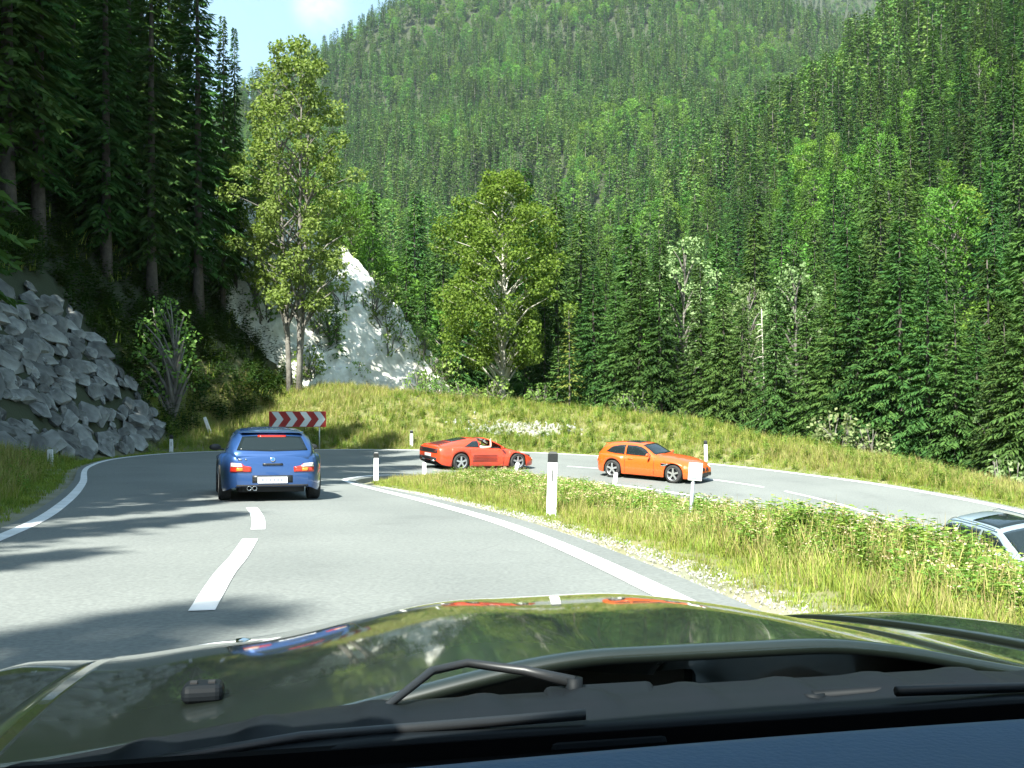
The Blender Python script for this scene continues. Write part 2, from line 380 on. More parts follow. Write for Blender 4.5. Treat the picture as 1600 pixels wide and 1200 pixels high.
n3 = N(nt, 'ShaderNodeTexVoronoi'); n3.inputs['Scale'].default_value = 55
for n in (n1, n2, n3): nt.links.new(tcn.outputs['Object'], n.inputs['Vector'])
c = mix_n(nt, math_n(nt, 'MULTIPLY_ADD', n1.outputs['Fac'], 2.2, -.6, clamp=True), (.155, .166, .160), (.195, .206, .197))
c = mix_n(nt, math_n(nt, 'MULTIPLY_ADD', n2.outputs['Fac'], 2.4, -.75, clamp=True), mix_n(nt, 1, c, (.8, .8, .8), 'MULTIPLY'), mix_n(nt, 1, c, (1.15, 1.15, 1.13), 'MULTIPLY'))
c = mix_n(nt, math_n(nt, 'MULTIPLY', math_n(nt, 'LESS_THAN', n3.outputs['Distance'], .13), .22), c, (.36, .36, .34))
ua = N(nt, 'ShaderNodeAttribute', attribute_name='across')       # wheel tracks polished into each lane, patches, hairline cracks
wv = math_n(nt, 'MULTIPLY_ADD', math_n(nt, 'COSINE', math_n(nt, 'MULTIPLY', ua.outputs['Fac'], 25.13)), .5, .5)
n5 = N(nt, 'ShaderNodeTexNoise'); n5.inputs['Scale'].default_value = .9; n5.inputs['Detail'].default_value = 7; nt.links.new(tcn.outputs['Object'], n5.inputs['Vector'])
c = mix_n(nt, math_n(nt, 'MULTIPLY', wv, math_n(nt, 'MULTIPLY_ADD', n5.outputs['Fac'], .6, -.1, clamp=True)), c, mix_n(nt, 1, c, (.74, .75, .77), 'MULTIPLY'))
n6 = N(nt, 'ShaderNodeTexVoronoi', feature='DISTANCE_TO_EDGE'); n6.inputs['Scale'].default_value = .42; wp = mix_n(nt, .12, tcn.outputs['Object'], n5.outputs['Color'], 'ADD'); nt.links.new(wp, n6.inputs['Vector'])
c = mix_n(nt, math_n(nt, 'MULTIPLY', math_n(nt, 'LESS_THAN', n6.outputs['Distance'], .003), math_n(nt, 'MULTIPLY_ADD', n1.outputs['Fac'], 6, -3.2, clamp=True)), c, (.10, .10, .10))
c = mix_n(nt, math_n(nt, 'MULTIPLY_ADD', n5.outputs['Fac'], 5, -3.1, clamp=True), c, mix_n(nt, 1, c, (.80, .80, .80), 'MULTIPLY'))
nt.links.new(c, bs.inputs['Base Color'])
bp = N(nt, 'ShaderNodeBump'); bp.inputs['Strength'].default_value = .35; bp.inputs['Distance'].default_value = .01; nt.links.new(n2.outputs['Fac'], bp.inputs['Height']); nt.links.new(bp.outputs[0], bs.inputs['Normal'])
rme = mesh_np('road', V, Fc, False); aa = rme.attributes.new('across', 'FLOAT', 'POINT'); aa.data.foreach_set('value', np.tile(np.r_[0, np.linspace(0, 1, 15), 1], NS).astype(np.float32))
road = obj('road', rme, masp, kind='structure')
RBVH = BVHTree.FromPolygons([Vector(v) for v in V], [tuple(int(i) for i in f) for f in Fc])
def road_z(x, y):
    h = RBVH.ray_cast(Vector((x, y, 20)), Vector((0, 0, -1))); return h[0].z if h[0] is not None else road_z0(x, y)
def edge_line(A, B, off, w, up=.006):
    rows = []
    for a, b in zip(A, B):
        L = np.linalg.norm(b[:2]-a[:2]); e = (b-a)/L
        rows.append([a+e*off+np.array([0, 0, up]), a+e*(off+w)+np.array([0, 0, up])])
    V, Fc = strip(rows); return mesh_np('edge_line', V, Fc)
obj('edge_line', edge_line(OUT, INN, .18, .20), M_PAINT, road)
obj('edge_line', edge_line(INN, OUT, .30, .22), M_PAINT, road)
def dash(pts, w=.16):
    pts = [Vector((x, y, road_z(x, y)+.007)) for x, y in pts]; A = catmull([tuple(p) for p in pts], 6) if len(pts) > 2 else np.array([tuple(pts[0].lerp(pts[1], k/8)) for k in range(9)])
    rows = []
    for i in range(len(A)):
        t = A[min(i+1, len(A)-1)]-A[max(i-1, 0)]; n = np.array([-t[1], t[0], 0]); n /= np.linalg.norm(n)
        r = [A[i]-n*w/2, A[i]+n*w/2]
        for q in r: q[2] = road_z(q[0], q[1])+.007
        rows.append(r)
    V, Fc = strip(rows); return obj('lane_dash', mesh_np('lane_dash', V, Fc), M_PAINT, road)
def G(u, v, slope=.036): Y = 1.15/((v-H0)/F-slope); return (XU(u, Y), Y)
dash([G(315, 955), G(350, 898), G(372, 872), G(391, 843)], .17)
dash([G(403, 828), G(404, 815), G(400, 803), G(393, 793)], .17)
dash([(-1.2, 3.4), (-.9, 1.0), (-.7, -.6)], .17)
CEN = OUT*.49+INN*.51
seg = np.r_[0, np.cumsum(np.linalg.norm(np.diff(CEN[:, :2], axis=0), axis=1))]
def at_s(s): return tuple(np.interp(s, seg, CEN[:, k]) for k in range(2))
def s_of_u(u):                      # station on the lower road whose centre is seen at image column u
    best = None
    for i in range(11*PER, 17*PER):
        c = CEN[i]; uu = 800+c[0]/c[1]*F
        if best is None or abs(uu-u) < best[0]: best = (abs(uu-u), seg[i])
    return best[1]
for u0, u1 in ((880, 935), (1105, 1188), (1232, 1405), (1433, 1530)):
    a, b = s_of_u(u0), s_of_u(u1); dash([at_s(a+(b-a)*k/3) for k in range(4)], .13)
# crumbled gravel verge beside the asphalt: stones scattered on the ground, thick along the inner edge
def rock_mesh(name, seed, n=14, sx=1, sy=.8, sz=.6, jit=.25):
    r = random.Random(seed); bm = bmesh.new()
    for k in range(n):
        a = Vector((r.gauss(0, 1), r.gauss(0, 1), r.gauss(0, 1))).normalized()*(1-r.random()*jit); bm.verts.new((a.x*sx/2, a.y*sy/2, a.z*sz/2))
    res = bmesh.ops.convex_hull(bm, input=bm.verts)
    bmesh.ops.delete(bm, geom=[g for g in res['geom_interior'] if isinstance(g, bmesh.types.BMVert)], context='VERTS')
    bmesh.ops.recalc_face_normals(bm, faces=bm.faces)
    me = bpy.data.meshes.new(name); bm.to_mesh(me); bm.free(); return me

def gn_scatter(name, pts, rots, scls, idx, protos, **props):
    """one object whose points carry copies of the small plant or stone shapes"""
    me = bpy.data.meshes.new(name); me.vertices.add(len(pts)); me.vertices.foreach_set('co', np.ascontiguousarray(pts, np.float32).ravel())
    a = me.attributes.new('rot', 'FLOAT_VECTOR', 'POINT'); a.data.foreach_set('vector', np.ascontiguousarray(rots, np.float32).ravel())
    a = me.attributes.new('scl', 'FLOAT_VECTOR', 'POINT'); a.data.foreach_set('vector', np.ascontiguousarray(scls, np.float32).ravel())
    a = me.attributes.new('pick', 'INT', 'POINT'); a.data.foreach_set('value', np.ascontiguousarray(idx, np.int32))
    o = obj(name, me, None, None, **props)
    g = bpy.data.node_groups.new(name, 'GeometryNodeTree')
    g.interface.new_socket('Geometry', in_out='INPUT', socket_type='NodeSocketGeometry'); g.interface.new_socket('Geometry', in_out='OUTPUT', socket_type='NodeSocketGeometry')
    gi = g.nodes.new('NodeGroupInput'); go = g.nodes.new('NodeGroupOutput'); ip = g.nodes.new('GeometryNodeInstanceOnPoints'); jn = g.nodes.new('GeometryNodeJoinGeometry')
    for p in reversed(protos):
        oi = g.nodes.new('GeometryNodeObjectInfo'); oi.inputs['Object'].default_value = p; oi.inputs['As Instance'].default_value = False
        gt = g.nodes.new('GeometryNodeGeometryToInstance'); g.links.new(oi.outputs['Geometry'], gt.inputs[0]); g.links.new(gt.outputs[0], jn.inputs[0])
    def attr(nm, t):
        n = g.nodes.new('GeometryNodeInputNamedAttribute'); n.data_type = t; n.inputs['Name'].default_value = nm; return n.outputs['Attribute']
    er = g.nodes.new('FunctionNodeEulerToRotation'); g.links.new(attr('rot', 'FLOAT_VECTOR'), er.inputs[0])
    g.links.new(gi.outputs[0], ip.inputs['Points']); g.links.new(jn.outputs[0], ip.inputs['Instance']); ip.inputs['Pick Instance'].default_value = True
    g.links.new(attr('pick', 'INT'), ip.inputs['Instance Index']); g.links.new(er.outputs[0], ip.inputs['Rotation']); g.links.new(attr('scl', 'FLOAT_VECTOR'), ip.inputs['Scale'])
    g.links.new(ip.outputs[0], go.inputs[0])
    md = o.modifiers.new('scatter', 'NODES'); md.node_group = g
    return o
def proto(name, me, m=None):
    if m is not None and not me.materials: me.materials.append(m)
    return bpy.data.objects.new(name, me)
pebs = [proto('pebble', rock_mesh('pebble', 40+k, 10, 1, .8, .55), M_PEBBLE) for k in range(4)]
def along_edge(A, B, i0, i1, n, lo, hi, power=1.0):
    i = rng.integers(i0, i1, n); t = rng.random(n)[:, None]; a = A[i]*(1-t)+A[i+1]*t; b = B[i]*(1-t)+B[i+1]*t
    e = (a-b)[:, :2]; e /= np.linalg.norm(e, axis=1)[:, None]; d = lo+(hi-lo)*rng.random(n)**power
    xy = a[:, :2]+e*d[:, None]; return xy[:, 0], xy[:, 1], d, a[:, 2]
x, y, d, ze = along_edge(INN, OUT, 1*PER, 6*PER, 8000, .02, .6, 1.2)
x2, y2, d2, ze2 = along_edge(OUT, INN, 12*PER, 16*PER, 1500, .02, .5, 1.3)
x = np.r_[x, x2]; y = np.r_[y, y2]; z = H(x, y)
sc = rng.uniform(.012, .045, len(x))[:, None]*np.ones((1, 3))
gn_scatter('gravel', np.stack([x, y, z+.008], 1), rng.uniform(0, 6.28, (len(x), 3)), sc, rng.integers(0, 4, len(x)), pebs, kind='stuff', label='pale crumbled gravel verge along the edge of the asphalt', category='gravel')
# bare stony patch on the far bank behind the red sports car
n = 520; uu = rng.normal(815, 36, n); vv = 662+(uu-780)*.12+rng.normal(0, 7, n); yy = 53.5-(vv-640)*.07; xx = XU(uu, yy)
gn_scatter('rubble', np.stack([xx, yy, H(xx, yy)+.08], 1), rng.uniform(0, 6.28, (n, 3)), rng.uniform(.1, .42, n)[:, None]*np.ones((1, 3)), rng.integers(0, 4, n), pebs, kind='stuff', label='pale loose stones lying in the grass of the far bank', category='rubble')

# ------------------------------------------------------------------ boulder wall on the cut slope, left of the bend
wall = empty('boulder_wall', (-13.5, 34, Hs(-13.3, 34)), label='dry wall of big blue-grey limestone boulders on the shaded cut slope', category='wall')
bmesh_list = []
for k in range(9):
    me = rock_mesh('boulder', 100+k, 17, 1.0, .86, .62, .18)
    me.materials.append(M_ROCK); bmesh_list.append(me)
WINV = Matrix.Translation(-wall.location)
rb = random.Random(5)
dd = .12; row = 0; nb = 0
while dd < 4.3:
    yy = 21.5+rb.random()
    yend = 43.7-.30*dd
    while yy < yend:
        sz = rb.choice((.6, .75, .9, 1.05, 1.25, 1.5))*rb.uniform(.85, 1.1)
        d = dd+rb.uniform(-.18, .18); x = float(xc_left(yy))-d-.35; y = yy+sz*.42
        if rb.random() < (.25 if dd > 3.9 else .03): yy += sz; continue
        z = Hs(x, y); slope = math.atan(1.15)
        o = bpy.data.objects.new('boulder', rb.choice(bmesh_list)); COL.objects.link(o); o.parent = wall
        o.rotation_mode = 'XYZ'
        q = Euler((0, slope, 0)).to_quaternion() @ Euler((rb.uniform(-.2, .2), rb.uniform(-.2, .2), math.pi/2+rb.uniform(-.7, .7))).to_quaternion()
        o.rotation_euler = q.to_euler(); o.scale = (sz*1.28, sz*rb.uniform(.9, 1.15), sz*rb.uniform(.6, .85))
        o.location = Vector((x, y, z+.16))-wall.location; nb += 1
        yy += sz*.70
    dd += rb.uniform(.36, .46); row += 1

for k in range(110):                 # smaller stones wedged into the gaps
    y = rb.uniform(22, 43); d = rb.uniform(.1, 4.0); x = float(xc_left(y))-d-.35; sz = rb.uniform(.4, .8)
    o = bpy.data.objects.new('boulder', rb.choice(bmesh_list)); COL.objects.link(o); o.parent = wall
    o.rotation_euler = (rb.uniform(0, 6), rb.uniform(0, 6), rb.uniform(0, 6)); o.scale = (sz*1.1, sz, sz); o.location = Vector((x, y, Hs(x, y)+.10))-wall.location

# ------------------------------------------------------------------ white limestone scar on the spur behind the trees
ys = np.arange(55.5, 77.5, .22); ds = np.arange(-.8, 12.5, .22)
YY, DD = np.meshgrid(ys, ds); XX = xc_left(YY)-DD
base = H(XX, YY, False)
rid = 1-np.abs(fbm(XX*.45+YY*.2, YY*.45-DD*.1, 4, 11)*2-1); fine = fbm(XX*2.1, YY*2.1, 3, 13)
tz = base*.75+fbm(XX*.5, YY*.5, 3, 17)*2.4; terr = np.floor(tz)+sstep(.55, 1.0, tz-np.floor(tz))-tz+.35
lift = -.15+1.5*(rid-.5)+1.1*(fine-.45)+.6+terr*.75
edge = np.minimum(np.minimum(sstep(55.5, 58.5, YY), 1-sstep(73.5, 77, YY)), np.minimum(sstep(-.8, .6, DD), 1-sstep(9.2, 12, DD)+0*DD))
ZZ = base+lift*edge-.7*(1-edge)
V, Fc = strip(np.stack([XX, YY, ZZ], -1))
scree = obj('scree_slope', mesh_np('scree_slope', V, Fc, False), M_SCREE, kind='structure')
# the small pale crag high on the wooded slope
cp = P(1160, 330, 330); cm_ = MB(); rr = random.Random(3)
crag = empty('rock_crag', (cp.x, cp.y, cp.z-8), label='small cream limestone crag showing between firs on the mountainside', category='crag')
for k in range(9):
    o = obj('rock_face', rock_mesh('rock_face', 300+k, 20, 5.5, 4.5, 6.5, .2), M_SCREE, crag)
    o.location = (rr.uniform(-5, 6), rr.uniform(-3, 3), 1.2*k); o.rotation_euler = (rr.uniform(-.3, .3), rr.uniform(-.3, .3), rr.uniform(0, 6))

# ------------------------------------------------------------------ trees
def diamonds(B, D, S, W, droop=0.0):
    """leaf or twig blades: base points B, long axis D (length included), side axis S (half width included)"""
    n = len(B); mid = B+D*W; tip = B+D; tip[:, 2] -= droop*np.linalg.norm(D, axis=1)
    V = np.stack([B, mid+S, tip, mid-S], 1).reshape(-1, 3); I = np.arange(n)[:, None]*4
    return V, np.concatenate([I, I+1, I+2, I+3], 1)
def unit(a): return a/(np.linalg.norm(a, axis=-1, keepdims=True)+1e-9)
def spruce_crown(seed, Ht, Rad, cb, nbr, ntw, tw=.55, sparse=0, droop=.55, wide=.24):
    r = np.random.default_rng(seed)
    t = (np.arange(nbr)+r.random(nbr))/nbr; h = cb+(Ht-cb)*t**.92
    keep = r.random(nbr) > sparse; h = h[keep]; nbr = len(h)
    az = np.arange(nbr)*2.39996+r.normal(0, .35, nbr)
    fr = (h-cb)/(Ht-cb)
    L = Rad*((1-fr)**.85)*np.minimum(1, .55+fr*3.5)*r.uniform(.62, 1.12, nbr)+.12
    up = .35*fr-.12+r.normal(0, .08, nbr); dr = droop*(1-.75*fr)
    Bs, Ds, Ss = [], [], []
    for k in range(nbr):
        m = max(3, int(ntw*(.25+.75*L[k]/Rad))); s = .1+.9*(np.arange(m)+r.random(m)*.8)/m
        o = np.array([math.cos(az[k]), math.sin(az[k])]); sd = np.array([-o[1], o[0]])
        p = np.zeros((m, 3)); p[:, :2] = o*(L[k]*s)[:, None]; p[:, 2] = h[k]+L[k]*(up[k]*s-dr*s*s*.9+.22*dr*s**4) if np.ndim(dr) == 0 else h[k]+L[k]*(up[k]*s-dr[k]*s*s*.9+.22*dr[k]*s**4)
        side = np.where(np.arange(m) % 2 == 0, 1, -1)*r.uniform(.35, 1.0, m)
        l = tw*(.45+.55*(1-s))*r.uniform(.7, 1.35, m)*(.45+.55*L[k]/Rad)+.08*tw
        d = np.zeros((m, 3)); d[:, :2] = o*.75+sd*side[:, None]; d[:, 2] = -.35-.35*r.random(m)+.3*fr[k]
        d[-1] = [o[0], o[1], .15]
        d = unit(d)*l[:, None]*1.25
        n2 = r.normal(0, .55, (m, 3))+np.array([0, 0, 1.0]); sdir = unit(np.cross(d, n2))*(l*wide)[:, None]
        Bs.append(p); Ds.append(d); Ss.append(sdir)
    V, Fq = diamonds(np.vstack(Bs), np.vstack(Ds), np.vstack(Ss), .45, .12)
    # leading shoot
    return V, Fq
def trunk_mesh(name, Ht, r0, seed, bend=.15, branches=0, cb=3, blen=1.2, r1=.02, n=8):
    r = random.Random(seed); b = MB(); pts = []; rad = []
    for k in range(9):
        t = k/8; pts.append((bend*math.sin(t*2.3+seed), bend*math.cos(t*1.9+seed)-bend, Ht*t-.4*(1-t))); rad.append(max(r1, r0*(1-t)**.8*(1.35 if k == 0 else 1)))
    b.tube(pts, rad, n)
    for k in range(branches):      # dead lower limbs
        h = r.uniform(.12*Ht, cb*1.15); a = r.random()*6.28; l = blen*r.uniform(.4, 1); p = Vector((0, 0, h)); d = Vector((math.cos(a), math.sin(a), -.15+r.uniform(-.2, .25)))
        b.tube([p, p+d*l*.5, p+d*l+Vector((0, 0, -.15*l))], [.03, .02, .008], 4, False)
    return b.mesh(name, True)
CROWN_SETS = {}
def spruce_set(kind, n, **kw):
    L = []
    for k in range(n):
        a = dict(kw); Ht = a.pop('Ht')*(1+.06*(k-n/2)); m = a.pop('mat'); r0 = a.pop('r0'); db = a.pop('dead', 0)
        V, Fq = spruce_crown(hash(kind) % 1000+k if False else (len(kind)*37+k*11+sum(map(ord, kind))), Ht, **a)
        cr = mesh_np('crown', V, Fq); cr.materials.append(m)
        tr = trunk_mesh('trunk', Ht*.985, r0, k+3, .1, db, a['cb']); tr.materials.append(M_BARK)
        L.append((cr, tr, Ht))
    CROWN_SETS[kind] = L
spruce_set('tall', 4, Ht=30, Rad=3.5, cb=2.6, nbr=340, ntw=26, tw=.85, wide=.19, mat=M_SPRUCE, r0=.34, dead=36, sparse=.10, droop=.75)
spruce_set('dense', 3, Ht=28, Rad=4.0, cb=1.2, nbr=260, ntw=18, tw=1.1, mat=M_SPRUCE, r0=.30, droop=.7)
spruce_set('edge', 5, Ht=10, Rad=2.1, cb=.4, nbr=240, ntw=30, tw=.42, mat=M_SPRUCE, r0=.13, droop=.5, wide=.15)
spruce_set('mid', 5, Ht=20, Rad=2.9, cb=2.0, nbr=210, ntw=20, tw=.80, wide=.18, mat=M_SPRUCE, r0=.22, droop=.6)
spruce_set('young', 2, Ht=4.5, Rad=1.25, cb=.25, nbr=90, ntw=13, tw=.34, mat=M_SPRUCE_YOUNG, r0=.05, droop=.25)
spruce_set('thin', 2, Ht=7.5, Rad=1.1, cb=1.0, nbr=70, ntw=9, tw=.3, mat=M_LARCH, r0=.07, droop=.3, sparse=.25)
spruce_set('far', 5, Ht=22, Rad=3.0, cb=1.5, nbr=64, ntw=7, tw=1.7, mat=M_FOREST, r0=.2, droop=.55, wide=.34)
def leaf_cloud(seed, clumps, per, size, flat=.35, wide=.42):
    r = np.random.default_rng(seed); Bs = []; Ds = []; Ss = []
    for (cx, cy, cz, rx, rz) in clumps:
        m = max(4, int(per*rx*rx)); u = unit(r.normal(0, 1, (m, 3))); rad = r.uniform(.35, 1.05, m)**.55
        p = u*rad[:, None]*np.array([rx, rx, rz])+np.array([cx, cy, cz])
        d = unit(u*.55+r.normal(0, .7, (m, 3))+np.array([0, 0, -.25])); l = size*r.uniform(.65, 1.35, m)
        nrm = unit(u*.6+r.normal(0, .6, (m, 3))+np.array([0, 0, .8])); s = unit(np.cross(d, nrm))*(l*wide)[:, None]
        Bs.append(p); Ds.append(d*l[:, None]); Ss.append(s)
    return diamonds(np.vstack(Bs), np.vstack(Ds), np.vstack(Ss), .5, .08)
def broad_tree(seed, Ht, Rad, cb, nclump, per, size, mat, bark, r0, stems=1, shape=1.0, spread=.6, limbs=True, cl=(.16, .30), jit=0):
    """a crown of separate leafy boughs round a trunk with limbs"""
    r = random.Random(seed); clumps = []; b = MB(); tops = []
    for sidx in range(stems):
        a0 = 6.28*sidx/stems+r.random(); sp = spread*(0 if stems == 1 else 1)
        pts = [(sp*.5*math.cos(a0)*(.4+t)+.12*math.sin(3*t+sidx), sp*.5*math.sin(a0)*(.4+t)+.12*math.cos(2.5*t+seed), Ht*.92*t-.4*(1-t)) for t in (0, .12, .25, .4, .55, .7, .85, 1)]
        b.tube(pts, [r0*(1.25 if k == 0 else 1)*(1-k/7)**.75+.012 for k in range(8)], 8); tops.append(pts)
    for k in range(nclump):
        t = (k+r.random())/nclump; z = cb+(Ht-cb)*t; tt = (z-cb)/(Ht-cb)
        rr = Rad*(math.sin(math.pi*min(1, max(0.04, tt**shape*.93+.05)))**.6)*math.sqrt(r.random()*.9+.1); a = k*2.39996+r.uniform(-.5, .5)
        cx, cy = rr*math.cos(a), rr*math.sin(a); cr = Rad*r.uniform(*cl)*(1.0 if tt < .8 else .75); rr *= 1+jit*r.uniform(-1, .6); cx, cy = rr*math.cos(a), rr*math.sin(a)
        clumps.append((cx, cy, z, cr, cr*r.uniform(.55, .8)))
        if limbs and k % 2 == 0:
            pts = tops[k % stems]; f = max(.05, (z-.28*math.hypot(cx, cy)-.8)/(Ht*.92)); f = min(f, .97)
            i = f*7; i0 = min(6, int(i)); p = Vector(pts[i0]).lerp(Vector(pts[i0+1]), i-i0); q = Vector((cx, cy, z))
            mid = p.lerp(q, .5)+Vector((0, 0, .12*(q-p).length)); w = .022+.035*(1-tt)
            b.tube([p, mid, q], [w*1.5, w, .012], 5, False)
    V, Fq = leaf_cloud(seed, clumps, per, size)
    cr = mesh_np('crown', V, Fq); cr.materials.append(mat); tr = b.mesh('trunk', True); tr.materials.append(bark)
    return (cr, tr, Ht)
CROWN_SETS['broad'] = [broad_tree(50+k, 12, 3.3, 2.0, 84, 170, .25, M_BROAD_DARK, M_BARKGREY, .14, cl=(.13, .27), jit=.25) for k in range(3)]
CROWN_SETS['pale'] = [broad_tree(70+k, 8, 1.5, 3.0, 46, 900, .105, M_PALE, M_BARKGREY, .045, cl=(.14, .28), jit=.3) for k in range(2)]
CROWN_SETS['far_broad'] = [broad_tree(80+k, 15, 4.4, 2.0, 40, 34, .62, M_BROAD_DARK, M_BARKGREY, .2, limbs=False) for k in range(2)]
CROWN_SETS['shrub'] = [broad_tree(90+k, 1.8, 1.1, .25, 22, 210, .16, M_BROAD, M_BARKGREY, .03, stems=3) for k in range(3)]
CROWN_SETS['pale_shrub'] = [broad_tree(96+k, 1.7, 1.2, .2, 22, 190, .17, M_PALE, M_BARKGREY, .03, stems=3) for k in range(2)]
ntree = 0
def plant(name, sets, i, x, y, height=None, rot=None, wide=1.0, dz=-.1, lean=(0, 0), **props):
    global ntree
    S = CROWN_SETS[sets] if isinstance(sets, str) else sets
    cr, tr, Ht = S[i % len(S)]; s = (height or Ht)/Ht
    t = empty(name, (x, y, Hs(x, y)+dz), (lean[0], lean[1], rot if rot is not None else random.random()*6.28), **props)
    t.scale = (s*wide, s*wide, s)
    for nm, me in (('trunk', tr), ('crown', cr)):
        o = bpy.data.objects.new(nm, me); COL.objects.link(o); o.parent = t
    ntree += 1; return t
def plant_u(name, sets, i, u, Y, height=None, top=None, **kw):
    x = XU(u, Y)
    if top is not None: height = 1.15-(top-H0)/F*Y-Hs(x, Y)+.1
    return plant(name, sets, i, x, Y, height, **kw)

# the shaded stand on the left, above the boulder wall
g = 'tall spruces of the dark stand above the boulder wall'
stand = [(305, 53.5, 20, 'thick-trunked tall spruce at the sky edge of the dark stand, beside the leafy ash'),
         (237, 50.5, 20, 'tall dark spruce with its trunk rising just behind the sunlit sapling'),
         (165, 48.5, 21, 'tall dark spruce on the slope above the top of the boulder wall'),
         (60, 46.0, 25, 'tall dark spruce with a straight bare trunk, highest on the shaded slope'),
         (348, 56.5, 16, 'slim dark spruce stem standing before the white scree, nearer the thick spruce'),
         (366, 58.0, 15, 'slim dark spruce stem before the white scree, nearer the leafy ash')]
for k, (u, Y, h, lab) in enumerate(stand):
    plant_u('spruce_tree', 'tall', k, u, Y, h, label=lab, category='tree', group=g, wide=(.66 if u > 340 else 1.0))
for k, (u, Y, h) in enumerate([(15, 44.5, 25), (110, 53, 23), (200, 58, 19), (130, 61, 21), (30, 55, 24), (-30, 50, 25), (-70, 56, 26), (80, 66, 22), (180, 68, 18), (0, 63, 24), (283, 58.5, 17), (268, 55, 18), (140, 56, 20), (85, 58, 21), (220, 62, 17), (45, 50.5, 22)]):
    plant_u('spruce_tree', 'tall', k+1, u, Y, h, label='tall dark spruce packed deep in the shaded stand above the boulder wall', category='tree', group=g, wide=1.05)
# the same wood goes on along the slope beside and behind the camera and throws the shade
gl = 'spruces of the roadside wood beside the car'
for k, (u, Y, h) in enumerate([(60, 72, 17), (120, 74, 16), (170, 76, 15), (15, 70, 18), (215, 75, 13), (95, 63, 15), (155, 63.5, 14), (35, 60, 16)]):
    plant_u('spruce_tree', 'dense', k, u, Y, h, label='low-branched dark spruce filling the back of the shaded stand', category='tree', group='low-branched spruces at the back of the dark stand')
for k, (x, y, h) in enumerate([(-21, 32, 15), (-18.5, 28.5, 20), (-24.5, 38.5, 27), (-26.5, 34, 26), (-28, 40, 26), (-24.2, 33, 25), (-16.5, 22.5, 24), (-20, 25, 21), (-15.5, 18, 29), (-19, 19.5, 30), (-15, 13.0, 29), (-23, 16, 31), (-14.5, 8.8, 28),
                               (-20, 9.5, 31), (-25, 22, 24), (-26, 9, 30), (-28, 26, 26), (-19.5, 14, 31), (-22.5, 28, 17), (-31, 36, 26), (-17.3, 25.6, 22), (-13.6, 4.4, 25), (-12, -16.2, 26), (-12, -7.5, 20), (-12.5, -3.8, 21.5), (-13, .3, 20.5), (-17.6, 33, 18)]):
    plant('spruce_tree', 'dense', k, x, y, h, label='tall roadside spruce on the slope beyond the frame edge', category='tree', group=gl)
# leafy ash and other broadleaved trees with a look of their own
ash = broad_tree(11, 19, 3.5, 4.6, 200, 430, .165, M_BROAD, M_BARKGREY, .15, stems=3, shape=.8, spread=1.5, cl=(.09, .21), jit=.35)
plant_u('ash_tree', [ash], 0, 459, 55, top=62, label='tall leafy ash with three dark stems before the white scree', category='tree', rot=.4)
maple = broad_tree(21, 14, 4.3, 2.4, 200, 370, .17, M_MAPLE, M_BARKPALE, .17, shape=.75, spread=.4, cl=(.09, .22), jit=.4)
plant_u('maple_tree', [maple], 0, 783, 59.0, top=272, label='broad yellow-green maple with a pale trunk on the crest of the bank', category='tree', rot=1.1)
slim = broad_tree(41, 9, 1.5, 2.2, 60, 330, .17, M_BROAD, M_BARKGREY, .06, cl=(.14, .3), jit=.4)
for (u, Y, top, lab) in ((402, 58, 270, 'slender leafy tree close to the thick spruce, before the scree'), (508, 61, 350, 'slender leafy tree just beside the tall ash, before the scree'), (432, 60.5, 330, 'slender leafy tree half hidden behind the tall ash')):
    plant_u('ash_tree', [slim], 0, u, Y, top=top, label=lab, category='tree')
sap = broad_tree(31, 3.2, .95, .4, 60, 420, .10, M_BROAD, M_BARKGREY, .012, stems=2)
plant_u('sapling', [sap], 0, 258, 45.5, top=465, label='sunlit leafy sapling on the dark slope beside the boulder wall', category='sapling')
plant_u('spruce_tree', 'young', 0, 522, 60.0, top=468, label='small dark spruce standing alone in front of the white scree', category='tree', wide=1.0)
plant_u('spruce_tree', 'young', 1, 873, 56.5, top=540, label='small light green spruce beside the thin pale larch', category='tree', wide=1.25)
plant_u('larch_tree', 'thin', 0, 893, 55.5, top=482, label='thin larch with a pale bare trunk at the grass edge', category='tree', wide=1.1, lean=(0, .04))
plant_u('spruce_tree', 'mid', 2, 822, 66, top=262, label='tall spruce rising just behind the broad maple', category='tree')
for (u, Y, top, lab) in ((1072, 58, 372, 'pale-leaved whitebeam crown above the spruces over the orange car'), (1243, 54, 414, 'pale-leaved whitebeam, the brighter of two above the roadside spruces'),
                         (1168, 55.5, 440, 'small pale whitebeam top above the bare pale trunk'), (1549, 42, 595, 'thin crooked whitebeam with a pale leafy top near the frame edge')):
    plant_u('whitebeam_tree', 'pale', int(u), u, Y, top=top, label=lab, category='tree')
dead = trunk_mesh('trunk', 6.2, .06, 8, .10, 14, 5, .6); dead.materials.append(M_BARKPALE)
tt = empty('bare_trunk', (XU(1191, 50), 50, Hs(XU(1191, 50), 50)), label='bare pale birch trunk standing in front of the roadside spruces', category='tree'); obj('trunk', dead, None, tt)
